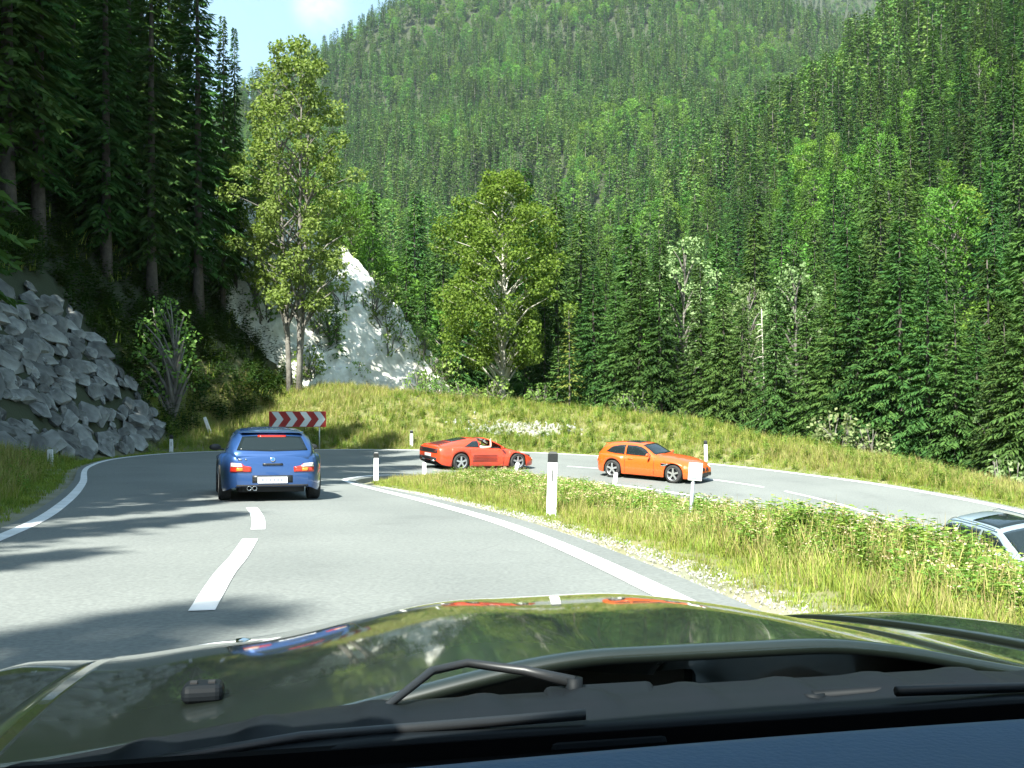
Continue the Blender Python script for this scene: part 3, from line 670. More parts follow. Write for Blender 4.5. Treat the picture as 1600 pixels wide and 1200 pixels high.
# the young spruce wall along the crest on the right
ge = 'roadside spruces along the crest of the far bank'
ORD = 'first second third fourth fifth sixth seventh eighth ninth tenth eleventh twelfth thirteenth fourteenth fifteenth sixteenth seventeenth eighteenth nineteenth'.split()
front = [(928, 58, 418), (962, 57, 440), (1000, 56, 395), (1032, 55, 372), (1092, 54, 412), (1128, 52.5, 450), (1160, 51.5, 470), (1212, 49.5, 452), (1262, 48.5, 440), (1300, 47.5, 420), (1342, 46.5, 392),
         (1372, 46, 440), (1407, 45.5, 345), (1452, 44, 395), (1490, 43, 470), (1522, 43, 500), (1568, 41, 470), (1602, 40, 430), (1640, 40, 400), (945, 63, 380), (1060, 60, 405), (1240, 55, 400), (1325, 53, 350), (1475, 49, 380), (1545, 47, 400), (1600, 46, 360)]
for k, (u, Y, top) in enumerate(front):
    rk = sorted(q[0] for q in front if (q in front[:19]) == (k < 19)).index(u); lab = '%s spruce of the %s crest row above the lower road, counted from the broad maple' % (ORD[rk], 'front' if k < 19 else 'second')
    if u == 1407: lab = 'tallest brown-topped spruce of the row along the crest, with a bare trunk showing'
    plant_u('spruce_tree', 'edge', k, u, Y, top=top, label=lab, category='tree', group=ge, wide=random.uniform(.95, 1.2))
GU = [600, 635, 665, 690, 560, 720, 745, 870, 905, 850, 985, 1120, 1180, 580, 650]
for k, (u, Y, top) in enumerate([(600, 78, 400), (635, 74, 380), (665, 70, 400), (690, 76, 350), (560, 82, 330), (720, 66, 380), (745, 72, 340), (870, 70, 300), (905, 74, 330), (850, 64, 420), (985, 70, 350), (1120, 64, 360), (1180, 66, 330), (580, 90, 300), (650, 92, 300)]):
    plant_u('spruce_tree', 'mid', k, u, Y, top=top, label=ORD[sorted(GU).index(u)]+' dark spruce of the gully row behind the bank, counted from the scree', category='tree', group='spruces in the gully behind the bank', wide=1.05)
for (u, Y, top, k) in ((655, 78, 450, 0), (690, 74, 490, 1), (620, 82, 410, 2), (712, 66, 520, 0)):
    plant_u('beech_tree', 'broad', k, u, Y, top=top, label='bushy bright broadleaf tree between the scree and the broad maple', category='tree', group='broadleaf trees beside the scree')
# pale flowering bushes at the foot of the spruces, and bushes on the scree
for (u, Y, s, lab) in ((1312, 45, 1.1, 'white-flowering bush at the foot of the spruces, above the lane dashes'), (1352, 44.2, .9, 'smaller grey-green bush right beside the white-flowering bush'), (1572, 38.5, 1.0, 'pale bush at the grass edge below the crooked whitebeam')):
    plant_u('bush', 'pale_shrub', int(u), u, Y, 1.7*s, label=lab, category='bush')
rs = random.Random(12)
for k, (yy, d) in enumerate(((66, 9.2), (68.5, 8.6), (70.5, 8.0), (72, 6.6), (64, 9.6), (73, 5.0), (74, 3.6), (75, 2.4))):
    plant('beech_tree', 'broad', k, float(xc_left(yy))-d, yy, rs.uniform(3.6, 6.0), dz=.2, label='small broadleaf tree on the upper rim of the white scree', category='tree', group='small trees on the rim of the scree')
for k in range(75):
    yy = rs.uniform(57.5, 75); d = rs.uniform(.2, 10.5)
    plant('bush', 'shrub', k, float(xc_left(yy))-d, yy, rs.uniform(.8, 2.1), dz=.35, label='green bush growing on the white scree', category='bush', group='bushes on the scree')
for k in range(18):
    u = rs.uniform(590, 1080); Y = (57.5 if u < 900 else 57.5-(u-900)*.035)+rs.uniform(-.4, .8)
    plant_u('bush', 'shrub', k, u, Y, rs.uniform(.7, 1.7), label='low green bush along the crest of the grassy bank', category='bush', group='bushes along the crest of the bank')
# ------------------------------------------------------------------ the woods on the slopes: nearest trees one by one, the rest as one mass
def cone_points(y0, y1, spacing, umin=-40, umax=1680):
    pts = []; y = y0
    while y < y1:
        sp = spacing(y); x = XU(umin, y)+rng.random()*sp
        while x < XU(umax, y):
            pts.append((x+rng.normal(0, .28)*sp, y+rng.normal(0, .28)*sp)); x += sp
        y += sp*.87
    return np.array(pts)
A = cone_points(70, 330, lambda y: 5.6+.006*y); B = cone_points(330, 1500, lambda y: 5.5+.0030*y); C_ = cone_points(1500, 1930, lambda y: 9, 1060, 1640)
W = np.vstack([A, B, C_]); x, y = W[:, 0], W[:, 1]; z = H(x, y)
dl = xc_left(y)-x; road_d, _ = near_poly(x, y, OUT[::4])
keep = (road_d > 16) & ~((dl > -1.0) & (dl < 13) & (y > 54) & (y < 82))
u = 800+x/y*F; keep &= ~((u > 1120) & (u < 1195) & (y > 285) & (y < 332))
W = W[keep]; x, y, z = x[keep], y[keep], z[keep]; n = len(x)
broadp = np.clip((fbm(x/60., y/60., 3, 21)-.50)*3.4+.16, 0, .8); broadp = np.where((x > .22*y) & (y < 200), np.maximum(broadp, .35), broadp)
isb = rng.random(n) < broadp
ht = np.where(isb, rng.uniform(9, 18, n), 11+16*rng.beta(2, 1.7, n))*(1-.18*sstep(900, 1500, y))
ht = np.where(y < 110, ht*.72, ht)
# which of them show most: nearest first, skipping those whose tops stay below the trees in front
order = np.argsort(y); skyl = np.full(220, 700.0); big = []
uu = 800+x/y*F; vt = H0-(z+ht-1.15)/y*F
for i in order:
    if not (-20 < uu[i] < 1620): continue
    w = max(1, int(2.2/y[i]*F/8/2)); b0 = int(np.clip(uu[i]/8, 0, 199)); sl = slice(max(0, b0-w), b0+w+1)
    base = skyl[sl].mean()
    if vt[i] < base-6: big.append((min(base, 640)-vt[i])*2.2/y[i]); skyl[sl] = np.minimum(skyl[sl], vt[i]+10)
    else: big.append(0)
vis_rank = np.zeros(n); oi = [i for i in order if -20 < uu[i] < 1620]
for i, bval in zip(oi, big): vis_rank[i] = bval
cand = np.argsort(-vis_rank)[:230]; ind = np.zeros(n, bool); ind[cand[vis_rank[cand] > 0]] = True
for i in np.where(ind)[0]:
    if isb[i]:
        plant('beech_tree', 'broad', int(i), x[i], y[i], ht[i], label='round-crowned broadleaf tree in the mixed forest on the slopes', category='tree', group='broadleaf trees in the mixed forest')
    else:
        plant('spruce_tree', 'mid', int(i), x[i], y[i], ht[i], label='dark pointed spruce in the mixed forest on the slopes', category='tree', group='spruces in the mixed forest', wide=random.uniform(.9, 1.2))
rest = ~ind
fp = []
for cr, tr, Ht in CROWN_SETS['far']+CROWN_SETS['far_broad']+CROWN_SETS['broad']+CROWN_SETS['mid']:
    bm = bmesh.new(); bm.from_mesh(cr); nf = len(bm.faces); bm.from_mesh(tr)
    bm.faces.ensure_lookup_table()
    for f in bm.faces[nf:]: f.material_index = 1
    me = bpy.data.meshes.new('forest_tree'); bm.to_mesh(me); bm.free(); me.materials.append(cr.materials[0]); me.materials.append(M_BARKGREY)
    fp.append((proto('forest_tree', me), Ht))
nf = int(rest.sum()); pick = np.where(isb[rest], np.where(y[rest] < 330, 7+rng.integers(0, 3, nf), 5+rng.integers(0, 2, nf)), np.where(y[rest] < 260, 10+rng.integers(0, 5, nf), rng.integers(0, 5, nf))); bh = np.array([q[1] for q in fp])[pick]
s = ht[rest]/bh; wd = rng.uniform(.75, 1.45, nf)
gn_scatter('forest', np.stack([x[rest], y[rest], z[rest]-.3], 1), np.stack([0*s, 0*s, rng.uniform(0, 6.28, nf)], 1), np.stack([s*wd, s*wd, s], 1), pick, [q[0] for q in fp], kind='stuff', label='dense mixed mountain forest of spruce and beech covering the slopes', category='forest')
print('trees', ntree, 'forest', nf)

# ------------------------------------------------------------------ grass and weeds
def blade_set(r, n, h, spread, lean, w, curve=.35):
    """n curved blades of two quads each"""
    Vs = []; Fs = []
    for k in range(n):
        a = r.uniform(0, 6.28); b = np.array([r.normal(0, spread), r.normal(0, spread), 0]); o = np.array([math.cos(a), math.sin(a), 0]); sd = np.array([-o[1], o[0], 0])*w/2
        hh = h*r.uniform(.55, 1.15); l = lean*r.uniform(.2, 1.3)*hh
        p1 = b+o*l*curve+np.array([0, 0, hh*.55]); p2 = b+o*l+np.array([0, 0, hh])
        i = len(Vs)*1; base = sum(len(v) for v in Vs)
        Vs.append(np.array([b-sd, b+sd, p1+sd*.8, p1-sd*.8, p2])); Fs += [(base, base+1, base+2, base+3), (base+3, base+2, base+4)]
    return np.vstack(Vs), Fs
def merge(name, parts):
    V = []; Fs = []; mi = []; mats = []; off = 0
    for (v, f, m) in parts:
        if m not in mats: mats.append(m)
        V.append(v); Fs += [tuple(int(i)+off for i in q) for q in f]; mi += [mats.index(m)]*len(f); off += len(v)
    me = mesh_from(name, np.vstack(V), Fs); me.polygons.foreach_set('material_index', mi)
    for m in mats: me.materials.append(m)
    return me
def tuft(k, h, n, mixdry):
    r = np.random.default_rng(500+k); v, f = blade_set(r, n, h, .09, .55, .016); parts = [(v, f, M_GRASS)]
    if mixdry:
        v, f = blade_set(r, mixdry, h*1.35, .08, .4, .012); parts.append((v, f, M_DRY))
    return merge('tuft', parts)
def weed(k, h, flowers, lm=None):
    r = np.random.default_rng(700+k); Bs = []; Ds = []; Ss = []; st, sf = blade_set(r, 4, h, .07, .25, .012); FB = []; FD = []; FS = []
    for stem in range(4):
        p2 = st[stem*5+4]; b = (st[stem*5]+st[stem*5+1])/2
        for j in range(8):
            t = (j+.8)/8.5; p = b+(p2-b)*t; a = j*2.4+stem; d = np.array([math.cos(a), math.sin(a), .25+.3*r.random()])*h*.30*(1.1-.6*t); s = np.array([-d[1], d[0], 0])*.30
            Bs.append(p); Ds.append(d); Ss.append(s)
        for j in range(flowers):
            a = r.uniform(0, 6.28); q = p2+np.array([r.normal(0, .025), r.normal(0, .025), r.normal(0, .02)]); d = np.array([math.cos(a), math.sin(a), .5])*.03; FB.append(q); FD.append(d); FS.append(np.array([-d[1], d[0], 0])*.5)
    V1, F1 = diamonds(np.array(Bs), np.array(Ds), np.array(Ss), .5, .25); parts = [(st, sf, lm or M_GRASS), (V1, F1, lm or M_WEED)]
    if flowers: V2, F2 = diamonds(np.array(FB), np.array(FD), np.array(FS), .5, 0); parts.append((V2, F2, M_FLOWER))
    return merge('weed', parts)
GP = [proto('tuft', tuft(0, .26, 16, 0)), proto('tuft', tuft(1, .34, 14, 5)), proto('tuft', tuft(2, .40, 10, 8)), proto('weed', weed(0, .42, 3)), proto('weed', weed(1, .5, 0)), proto('weed', weed(2, .46, 5)), proto('tuft', tuft(3, .13, 18, 0)), proto('weed', weed(5, .45, 0, M_WEED_SHADE))]
def scatter_grass(name, x, y, pick, s, zoff=-.01, **props):
    n = len(x); z = H(x, y)
    gn_scatter(name, np.stack([x, y, z+zoff], 1), np.stack([rng.normal(0, .12, n), rng.normal(0, .12, n), rng.uniform(0, 6.28, n)], 1), np.stack([s*rng.uniform(.85, 1.2, n), s*rng.uniform(.85, 1.2, n), s], 1), pick, GP, kind='stuff', **props)
# the wedge of meadow between the two legs of the bend
n = 80000; x = rng.uniform(-5, 11, n); y = rng.uniform(3.2, 37, n)
di, _ = near_poly(x, y, INN[::2]); do, _ = near_poly(x, y, OUT[::3]); m = ~in_road(x, y) & (di < do) & (di > .40) & (rng.random(n) < np.where(y < 15, 1, .75))
x, y, di = x[m], y[m], di[m]; n = len(x)
rr = rng.random(n); tall = sstep(.9, 2.6, di+(fbm(x*.5, y*.5, 3, 31)-.5)*2.0)*sstep(-1.5, 2.0, x+.12*y-1.4)
pick = np.where(rr < .50*tall, np.where(rng.random(n) < .32, 3, np.where(rng.random(n) < .62, 4, 5)), np.where(rng.random(n) < .45, 0, np.where(rng.random(n) < .6, 1, 2)))
pick = np.where((di < .9) & (rng.random(n) < .7), 6, pick)
s = (.42+.44*tall)*rng.uniform(.7, 1.25, n)*np.where(di < .8, .7, 1)*(1-.45*sstep(26, 33, y))*(1-.45*sstep(4.5, 7, x)*sstep(10, 15, y))
scatter_grass('meadow_grass', x, y, pick, s, label='tall flowering weeds and grass on the wedge between the two roads', category='grass')
# the bank outside the bend and the shaded verge
i0, i1 = 2*PER, 18*PER
x, y, d, ze = along_edge(OUT, INN, i0, i1, 46000, .35, 11, 1.0)
do, _ = near_poly(x, y, OUT[::3]); m = ~in_road(x, y) & (do > .3) & (xc_left(y)-x < np.where((y > 20) & (y < 44), .15, 1.5)) & (x < 21)
x, y = x[m], y[m]; do = do[m]; n = len(x)
dry = fbm(x*.22, y*.22, 3, 41)
pick = np.where(rng.random(n) < sstep(.38, .62, dry), np.where(rng.random(n) < .6, 2, 1), np.where(rng.random(n) < .5, 0, np.where(rng.random(n) < .7, 1, 4)))
pick = np.where(do < .8, 6, pick); s = rng.uniform(.5, 1.1, n)*np.where(do < 1.0, .8, 1)
scatter_grass('bank_grass', x, y, pick, s, label='dry yellow-green grass on the bank and verge outside the bend', category='grass')
# undergrowth of the shaded slope
n = 5200; y = rng.uniform(22, 60, n); x = xc_left(y)-rng.uniform(0, 14, n); m = ~((y > 21) & (y < 43.5) & (xc_left(y)-x < 5.2)); x, y = x[m], y[m]; n = len(x)
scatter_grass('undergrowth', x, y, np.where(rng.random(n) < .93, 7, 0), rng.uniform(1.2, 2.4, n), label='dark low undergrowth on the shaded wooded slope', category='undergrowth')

# ------------------------------------------------------------------ delineator posts, marker, chevron board
def delineator(x, y, h, label, lean=(0, 0), cap=True, rotz=0, w=.115, refl=True, group='white delineator posts along the road edges'):
    t = empty('delineator_post', (x, y, Hs(x, y)), (lean[0], lean[1], rotz), label=label, category='post', group=group)
    b = MB(); prof = [(-.5, -.30), (.5, -.30), (.42, .15), (.0, .34), (-.42, .15)]
    topz = h-(.16 if cap else 0)
    zs = [(-.15, 1.0), (topz*.5, .97), (topz, .93)] if cap else [(-.15, 1), (topz-.05, .96), (topz, .8)]
    vs = [(px*w*k, py*w*1.1*k, z) for z, k in zs for px, py in prof]; nn = 5
    fs = [(i*nn+j, i*nn+(j+1) % nn, (i+1)*nn+(j+1) % nn, (i+1)*nn+j) for i in range(2) for j in range(nn)]+[tuple(range(10, 15))]
    b.add(vs, fs); bevel(b.build('post_body', M_WHITE, t), .006)
    if cap:
        c = MB(); vs = [(px*w*k, py*w*1.1*k, z) for z, k in ((topz+.002, 1.0), (h-.03, .98), (h, .62)) for px, py in prof]
        c.add(vs, fs); bevel(c.build('cap', M_BLACK, t), .005)
    if refl:
        q = MB(); q.box((0, -.30*w*1.1*.96-.004, topz-.20), (.018, .012, .17)); q.build('reflector', M_REFL, t)
    return t
M_REFL = pmat('reflector_grey', (.11, .115, .11), .3)
delineator(XU(861, 16), 16, .96, 'big white post with green-black cap on the grass beside the near road edge', (0, .03), w=.155)
delineator(XU(588, 28.5), 28.5, .80, 'white post with dark cap at the tip of the grass wedge', w=.14)
delineator(XU(663, 35.2), 35.2, .55, 'short white post in the grass before the tail of the red sports car', (0, .0), cap=False, refl=False, w=.14)
delineator(XU(801, 35.2), 35.2, .62, 'leaning white post in front of the front wheel of the red sports car', (0, .28), cap=False, refl=False, w=.13)
delineator(XU(959, 34.8), 34.8, .60, 'stubby white post in front of the rear wheel of the orange car', (0, .12), cap=False, refl=False, w=.14)
delineator(XU(643, 49.2), 49.2, .80, 'white post with black cap on the far bank behind the red sports car', w=.15)
delineator(XU(1103, 43.8), 43.8, .88, 'white post with black cap on the far verge behind the orange car', (0, -.03), w=.15)
delineator(XU(268, 41.9), 41.9, .72, 'shaded white post at the foot of the boulder wall end', w=.15)
delineator(XU(79, 30.4), 30.4, .50, 'low white post in the shaded verge under the boulder wall', w=.17, cap=False)
delineator(XU(329, 46.5), 46.5, .75, 'tilted pale post in the shade between boulder wall and chevron board', (0, -.35), cap=False, refl=False, w=.15)
# small marker plate on a round pole
mx, my = XU(1077, 15.6), 15.6
t = empty('marker_sign', (mx, my, Hs(mx, my)-.02), (0, .07, 0), label='blank white marker plate on a round grey pole in the meadow', category='sign')
MB().tube([(0, 0, -.2), (0, 0, .80)], .030, 14).build('pole', M_GALV, t, True)
pb = MB().box((.02, -.035, .915), (.205, .018, .265)).build('plate', M_WHITE, t); bevel(pb, .012, 3)
MB().box((0, -.005, .82), (.075, .085, .03)).build('clamp', M_GALV, t)
# chevron board
cx, cyy = XU(465, 47.4), 47.4; cz = Hs(cx, cyy); wb, hb = 88/F*47.4, 24.5/F*47.4; zc = 1.15-(655-H0)/F*47.4
t = empty('chevron_sign', (cx, cyy, cz), (0, 0, R(4)), label='red and white chevron board on two posts on the bank beyond the blue car', category='sign')
M_RED = pmat('sign_red', (.33, .018, .014), .45); M_SWHITE = pmat('sign_white', (.62, .66, .64), .45)
pz = zc-cz
bevel(MB().box((0, 0, pz), (wb, .05, hb)).build('panel', M_RED, t), .01)
for k in range(4):                   # four white arrowheads pointing to the right
    x0 = -wb/2+wb*(.045+.245*k); aw = wb*.115; dx = wb*.095; y0 = -.031; vs = []
    for yy in (y0, y0+.004):
        vs += [(x0, yy, pz+hb*.47), (x0+aw, yy, pz+hb*.47), (x0+aw+dx, yy, pz), (x0+aw, yy, pz-hb*.47), (x0, yy, pz-hb*.47), (x0+dx, yy, pz)]
    MB().add(vs, [(5, 2, 1, 0), (4, 3, 2, 5), (0, 1, 7, 6), (1, 2, 8, 7), (2, 3, 9, 8), (3, 4, 10, 9), (4, 5, 11, 10), (5, 0, 6, 11)]).build('chevron', M_SWHITE, t)
for sx in (-.38, .38):
    MB().tube([(sx*wb, .055, -.6), (sx*wb, .055, pz+hb*.45)], .035, 10).build('post', M_GALV, t, True)

# ------------------------------------------------------------------ cars
M_GLASS = pmat('tinted_car_glass', (.012, .018, .02), .04, spec=.7)
M_GLASS2 = pmat('rear_car_glass', (.012, .018, .02), .10, spec=.4)
M_TYRE = pmat('tyre_rubber', (.018, .018, .019), .85, col2=(.035, .034, .032), scale=20)
M_RIM = pmat('alloy_rim', (.62, .63, .64), .3, metal=.85)
M_UNDER = pmat('dark_underbody', (.012, .012, .013), .8)
M_TRIM = pmat('black_trim', (.015, .016, .017), .4)
M_TAILRED = pmat('red_lamp_lens', (.55, .025, .01), .18, coat=.8)
M_TAILORANGE = pmat('orange_lamp_lens', (.80, .20, .02), .18, coat=.8)
M_LENS = pmat('clear_lamp_lens', (.70, .66, .55), .12, coat=1)
M_CHROME = pmat('chrome', (.75, .76, .77), .12, metal=1)
M_PLATE = pmat('number_plate', (.78, .79, .80), .4)
M_BADGEB = pmat('badge_blue', (.03, .12, .45), .3)
M_PLATEGREY = pmat('plate_smudge', (.22, .23, .26), .5)
def car_paint(name, col, flake=.25, rough=.32):
    m = pmat(name, col, rough, metal=flake, coat=1.0, coatrough=.04); return m
def make_wheel(name, r, w, parent, x, y, z, spokes=5):
    t = empty(name); t.parent = parent; t.location = (x, y, z); sgn = 1 if y > 0 else -1
    if sgn < 0: t.rotation_euler = (0, 0, math.pi)
    key = (r, w, spokes)
    if key not in make_wheel.cache:
        a = MB().lathe([(r*.62, -w/2), (r*.93, -w/2), (r, -w/2+.03), (r, w/2-.03), (r*.94, w/2), (r*.70, w/2+.002), (r*.68, w/2-.03), (r*.62, w/2-.04)], 32).mesh('tyre', True); a.materials.append(M_TYRE)
        b = MB().lathe([(r*.70, w/2-.005), (r*.66, w/2-.012), (r*.63, w/2-.06), (r*.62, -w/2+.02)], 32)
        b.lathe([(.001, w/2-.012), (r*.13, w/2-.014), (r*.14, w/2-.05)], 16)
        for k in range(spokes):
            an = 6.2832*k/spokes+.3; q = Euler((0, -an, 0)); d = q.to_matrix() @ Vector((r*.38, 0, 0))
            b.box((d.x, w/2-.035, d.z), (r*.56, .035, r*.2), q)
        b = b.mesh('rim', False); b.materials.append(M_RIM)
        c = MB().lathe([(.001, w/2-.09), (r*.62, w/2-.09)], 24).mesh('brake_disc', False); c.materials.append(M_UNDER)
        make_wheel.cache[key] = (a, b, c)
    for nm, me in zip(('tyre', 'rim', 'brake_disc'), make_wheel.cache[key]):
        o = bpy.data.objects.new(nm, me); COL.objects.link(o); o.parent = t
    return t
make_wheel.cache = {}
class Car:
    def __init__(s, root, x0, x1, w, zlow, zbelt, ztop, wheels, r, archR=None):
        s.root = root; s.x0, s.x1 = x0, x1; s.w, s.zl, s.zb, s.zt = (pchip(*zip(*f)) for f in (w, zlow, zbelt, ztop)); s.wheels = wheels; s.r = r; s.aR = archR or r*1.17; s.BV = []; s.BF = []
    def _add(s, V, Fs):
        b = len(s.BV); s.BV += [Vector(v) for v in V]; s.BF += [tuple(i+b for i in f) for f in Fs]
    def body(s, paint):
        xs = list(np.linspace(s.x0, s.x1, 58)); e = .16
        xs += [s.x0+e*k*k for k in (.1, .2, .35, .5, .7)]+[s.x1-e*k*k for k in (.1, .2, .35, .5, .7)]
        for xw in s.wheels:
            xs = [x for x in xs if abs(x-xw) > s.aR+.02]
            xs += [xw+s.aR*math.cos(math.pi*k/14) for k in range(15)]+[xw-s.aR-.012, xw+s.aR+.012]
        xs = sorted(set(round(x, 4) for x in xs)); V = []; m = 0
        for x in xs:
            w, zl, zb, zt = float(s.w(x)), float(s.zl(x)), float(s.zb(x)), float(s.zt(x)); fl = 0
            for xw in s.wheels:
                dx = abs(x-xw)
                if dx <= s.aR+1e-4: zl = max(zl, s.r+math.sqrt(max(0, s.aR**2-dx*dx)))
                fl = max(fl, math.exp(-((dx-s.aR*.2)/(s.aR*1.25))**4))
            zl = min(zl, zb-.07); h = zb-zl; w2 = w+.018*fl
            ring = [(.955*w2, zl), (.985*w2, zl+.10*h), (w2, zl+.40*h), (.992*w2, zl+.68*h), (.955*w2, zl+.90*h), (.90*w, zb), (.78*w, zb+(zt-zb)*.52), (.55*w, zb+(zt-zb)*.85), (.28*w, zb+(zt-zb)*.97), (0, zt)]
            full = [(-y, z) for y, z in ring]+[(y, z) for y, z in ring[-2::-1]]
            V += [(x, y, z) for y, z in full]; m = len(full)
        n = len(xs); Fs = [(i*m+j, (i+1)*m+j, (i+1)*m+j+1, i*m+j+1) for i in range(n-1) for j in range(m-1)]
        Fs += [tuple(range(m)), tuple((n-1)*m+j for j in range(m))[::-1]]
        o = obj('body', mesh_from('body', V, Fs, True), paint, s.root); s._add(V, Fs); autosmooth(o, 50)
        b = MB(); L = s.x1-s.x0; c = (s.x0+s.x1)/2; wm = max(float(s.w(x)) for x in s.wheels)
        b.box((c, 0, .36), (L*.90, wm*1.28, .40)); b.box((c, 0, .25), (L*.94, wm*1.12, .16))
        b.build('underbody', M_UNDER, s.root)
        for xw in s.wheels:
            for sy in (1, -1): make_wheel('wheel', s.r, .215, s.root, xw, sy*(float(s.w(xw))-.10), s.r)
        return o
    def cabin(s, paint, zr, wr, x0, x1, name='roof', n=46, base=.90, ranges=None):
        s.zr, s.wr = pchip(*zip(*zr)), pchip(*zip(*wr)); V = []; m = 0
        xs = np.linspace(x0, x1, n)
        for x in xs:
            wb = base*float(s.w(x)); zb = float(s.zb(x))-.03; z = max(float(s.zr(x)), zb+.005); w = min(float(s.wr(x)), wb); k = min(1, max(.05, (z-zb)/.35))
            ring = [(wb, zb), (wb*.66+w*.34+.012, zb+(z-zb)*.35), (wb*.30+w*.70+.012, zb+(z-zb)*.68), (w+.004, z-.085*k), (w-.035, z-.038*k), (w-.11, z-.012*k), (w*.5, z+.008*k), (0, z+.016*k)]
            full = [(-y, q) for y, q in ring]+[(y, q) for y, q in ring[-2::-1]]; V += [(x, y, q) for y, q in full]; m = len(full)
        Fs = [(i*m+j, (i+1)*m+j, (i+1)*m+j+1, i*m+j+1) for i in range(n-1) for j in range(m-1)]
        Fs += [tuple(range(m)), tuple((n-1)*m+j for j in range(m))[::-1]]
        o = obj(name, mesh_from(name, V, Fs, True), paint, s.root); s._add(V, Fs); autosmooth(o, 55); return o
    def bvh(s): s.tree = BVHTree.FromPolygons(s.BV, s.BF)
    def drape(s, name, lo, up, axis, mat, off=.006, m=7, cols=None, parent=None, thick=0, label=None):
        lo = np.array(lo, float); up = np.array(up, float)
        if cols:
            t = np.linspace(0, 1, cols); tl = np.linspace(0, 1, len(lo)); tu = np.linspace(0, 1, len(up))
            lo = np.stack([np.interp(t, tl, lo[:, k]) for k in (0, 1)], 1); up = np.stack([np.interp(t, tu, up[:, k]) for k in (0, 1)], 1)
        V = []; n = len(lo)
        ax = {'left': (lambda a, b: (Vector((a, 3, b)), Vector((0, -1, 0)))), 'right': (lambda a, b: (Vector((a, -3, b)), Vector((0, 1, 0)))),
              'rear': (lambda a, b: (Vector((-5, a, b)), Vector((1, 0, 0)))), 'front': (lambda a, b: (Vector((5, a, b)), Vector((-1, 0, 0)))), 'top': (lambda a, b: (Vector((a, b, 3)), Vector((0, 0, -1))))}[axis]
        for j in range(m):
            for i in range(n):
                p = lo[i]+(up[i]-lo[i])*j/(m-1); o_, d_ = ax(p[0], p[1]); h = s.tree.ray_cast(o_, d_)
                if h[0] is None: loc = s.tree.find_nearest(o_+d_*4)[0]; nr = -d_
                else: loc, nr = h[0], h[1]
                if nr.dot(d_) > 0: nr = -nr
                V.append(loc+nr*off)
        Fs = [(j*n+i, j*n+i+1, (j+1)*n+i+1, (j+1)*n+i) for j in range(m-1) for i in range(n-1)]
        me = mesh_from(name, V, Fs, True); o = obj(name, me, mat, parent or s.root)
        bm = bmesh.new(); bm.from_mesh(me); bmesh.ops.recalc_face_normals(bm, faces=bm.faces); bm.to_mesh(me); bm.free()
        md = o.modifiers.new('thickness', 'SOLIDIFY'); md.thickness = .012+thick; md.offset = 0
        if label: o['label'] = label
        return o
def place_car(root, x, y, heading, lift=0.0):
    h = Vector((heading[0], heading[1], 0)).normalized(); l = Vector((-h.y, h.x, 0))
    def g(p): return road_z(p.x, p.y)
    c = Vector((x, y, 0)); f = (h*2.4+Vector((0, 0, g(c+h*1.2)-g(c-h*1.2)))).normalized(); q = (l*1.5+Vector((0, 0, g(c+l*.75)-g(c-l*.75)))).normalized()
    up = f.cross(q).normalized(); q = up.cross(f); z = (g(c+h*1.2)+g(c-h*1.2)+g(c+l*.7)+g(c-l*.7))/4
    M = Matrix((f, q, up)).transposed().to_4x4(); M.translation = Vector((x, y, z+lift)); root.matrix_world = M
def mirror_part(c, x, y, z, paint, sgn, sc=1.0):
    o = MB(); b = []
    bm = bmesh.new(); bmesh.ops.create_uvsphere(bm, u_segments=14, v_segments=8, radius=1)
    for v in bm.verts: v.co = Vector((x+v.co.x*.07*sc*(1 if v.co.x > 0 else .35), sgn*(y+.11*sc)+v.co.y*.11*sc, z+.05+v.co.z*.062*sc))
    me = bpy.data.meshes.new('side_mirror'); bm.to_mesh(me); bm.free(); me.polygons.foreach_set('use_smooth', [True]*len(me.polygons))
    o = obj('side_mirror', me, paint, c.root)
    MB().tube([(x, sgn*(y-.06), z), (x, sgn*(y+.08), z+.04)], .02, 6).build('mirror_arm', M_TRIM, o)
def disc(c, name, axis, a, b, r, mat, off, parent=None, n=18):
    lo = [(a-r*math.cos(t), b-r*math.sin(t)) for t in np.linspace(0, math.pi, n)]; up = [(a-r*math.cos(t), b+r*math.sin(t)) for t in np.linspace(0, math.pi, n)]
    return c.drape(name, lo, up, axis, mat, off, 5, parent=parent)

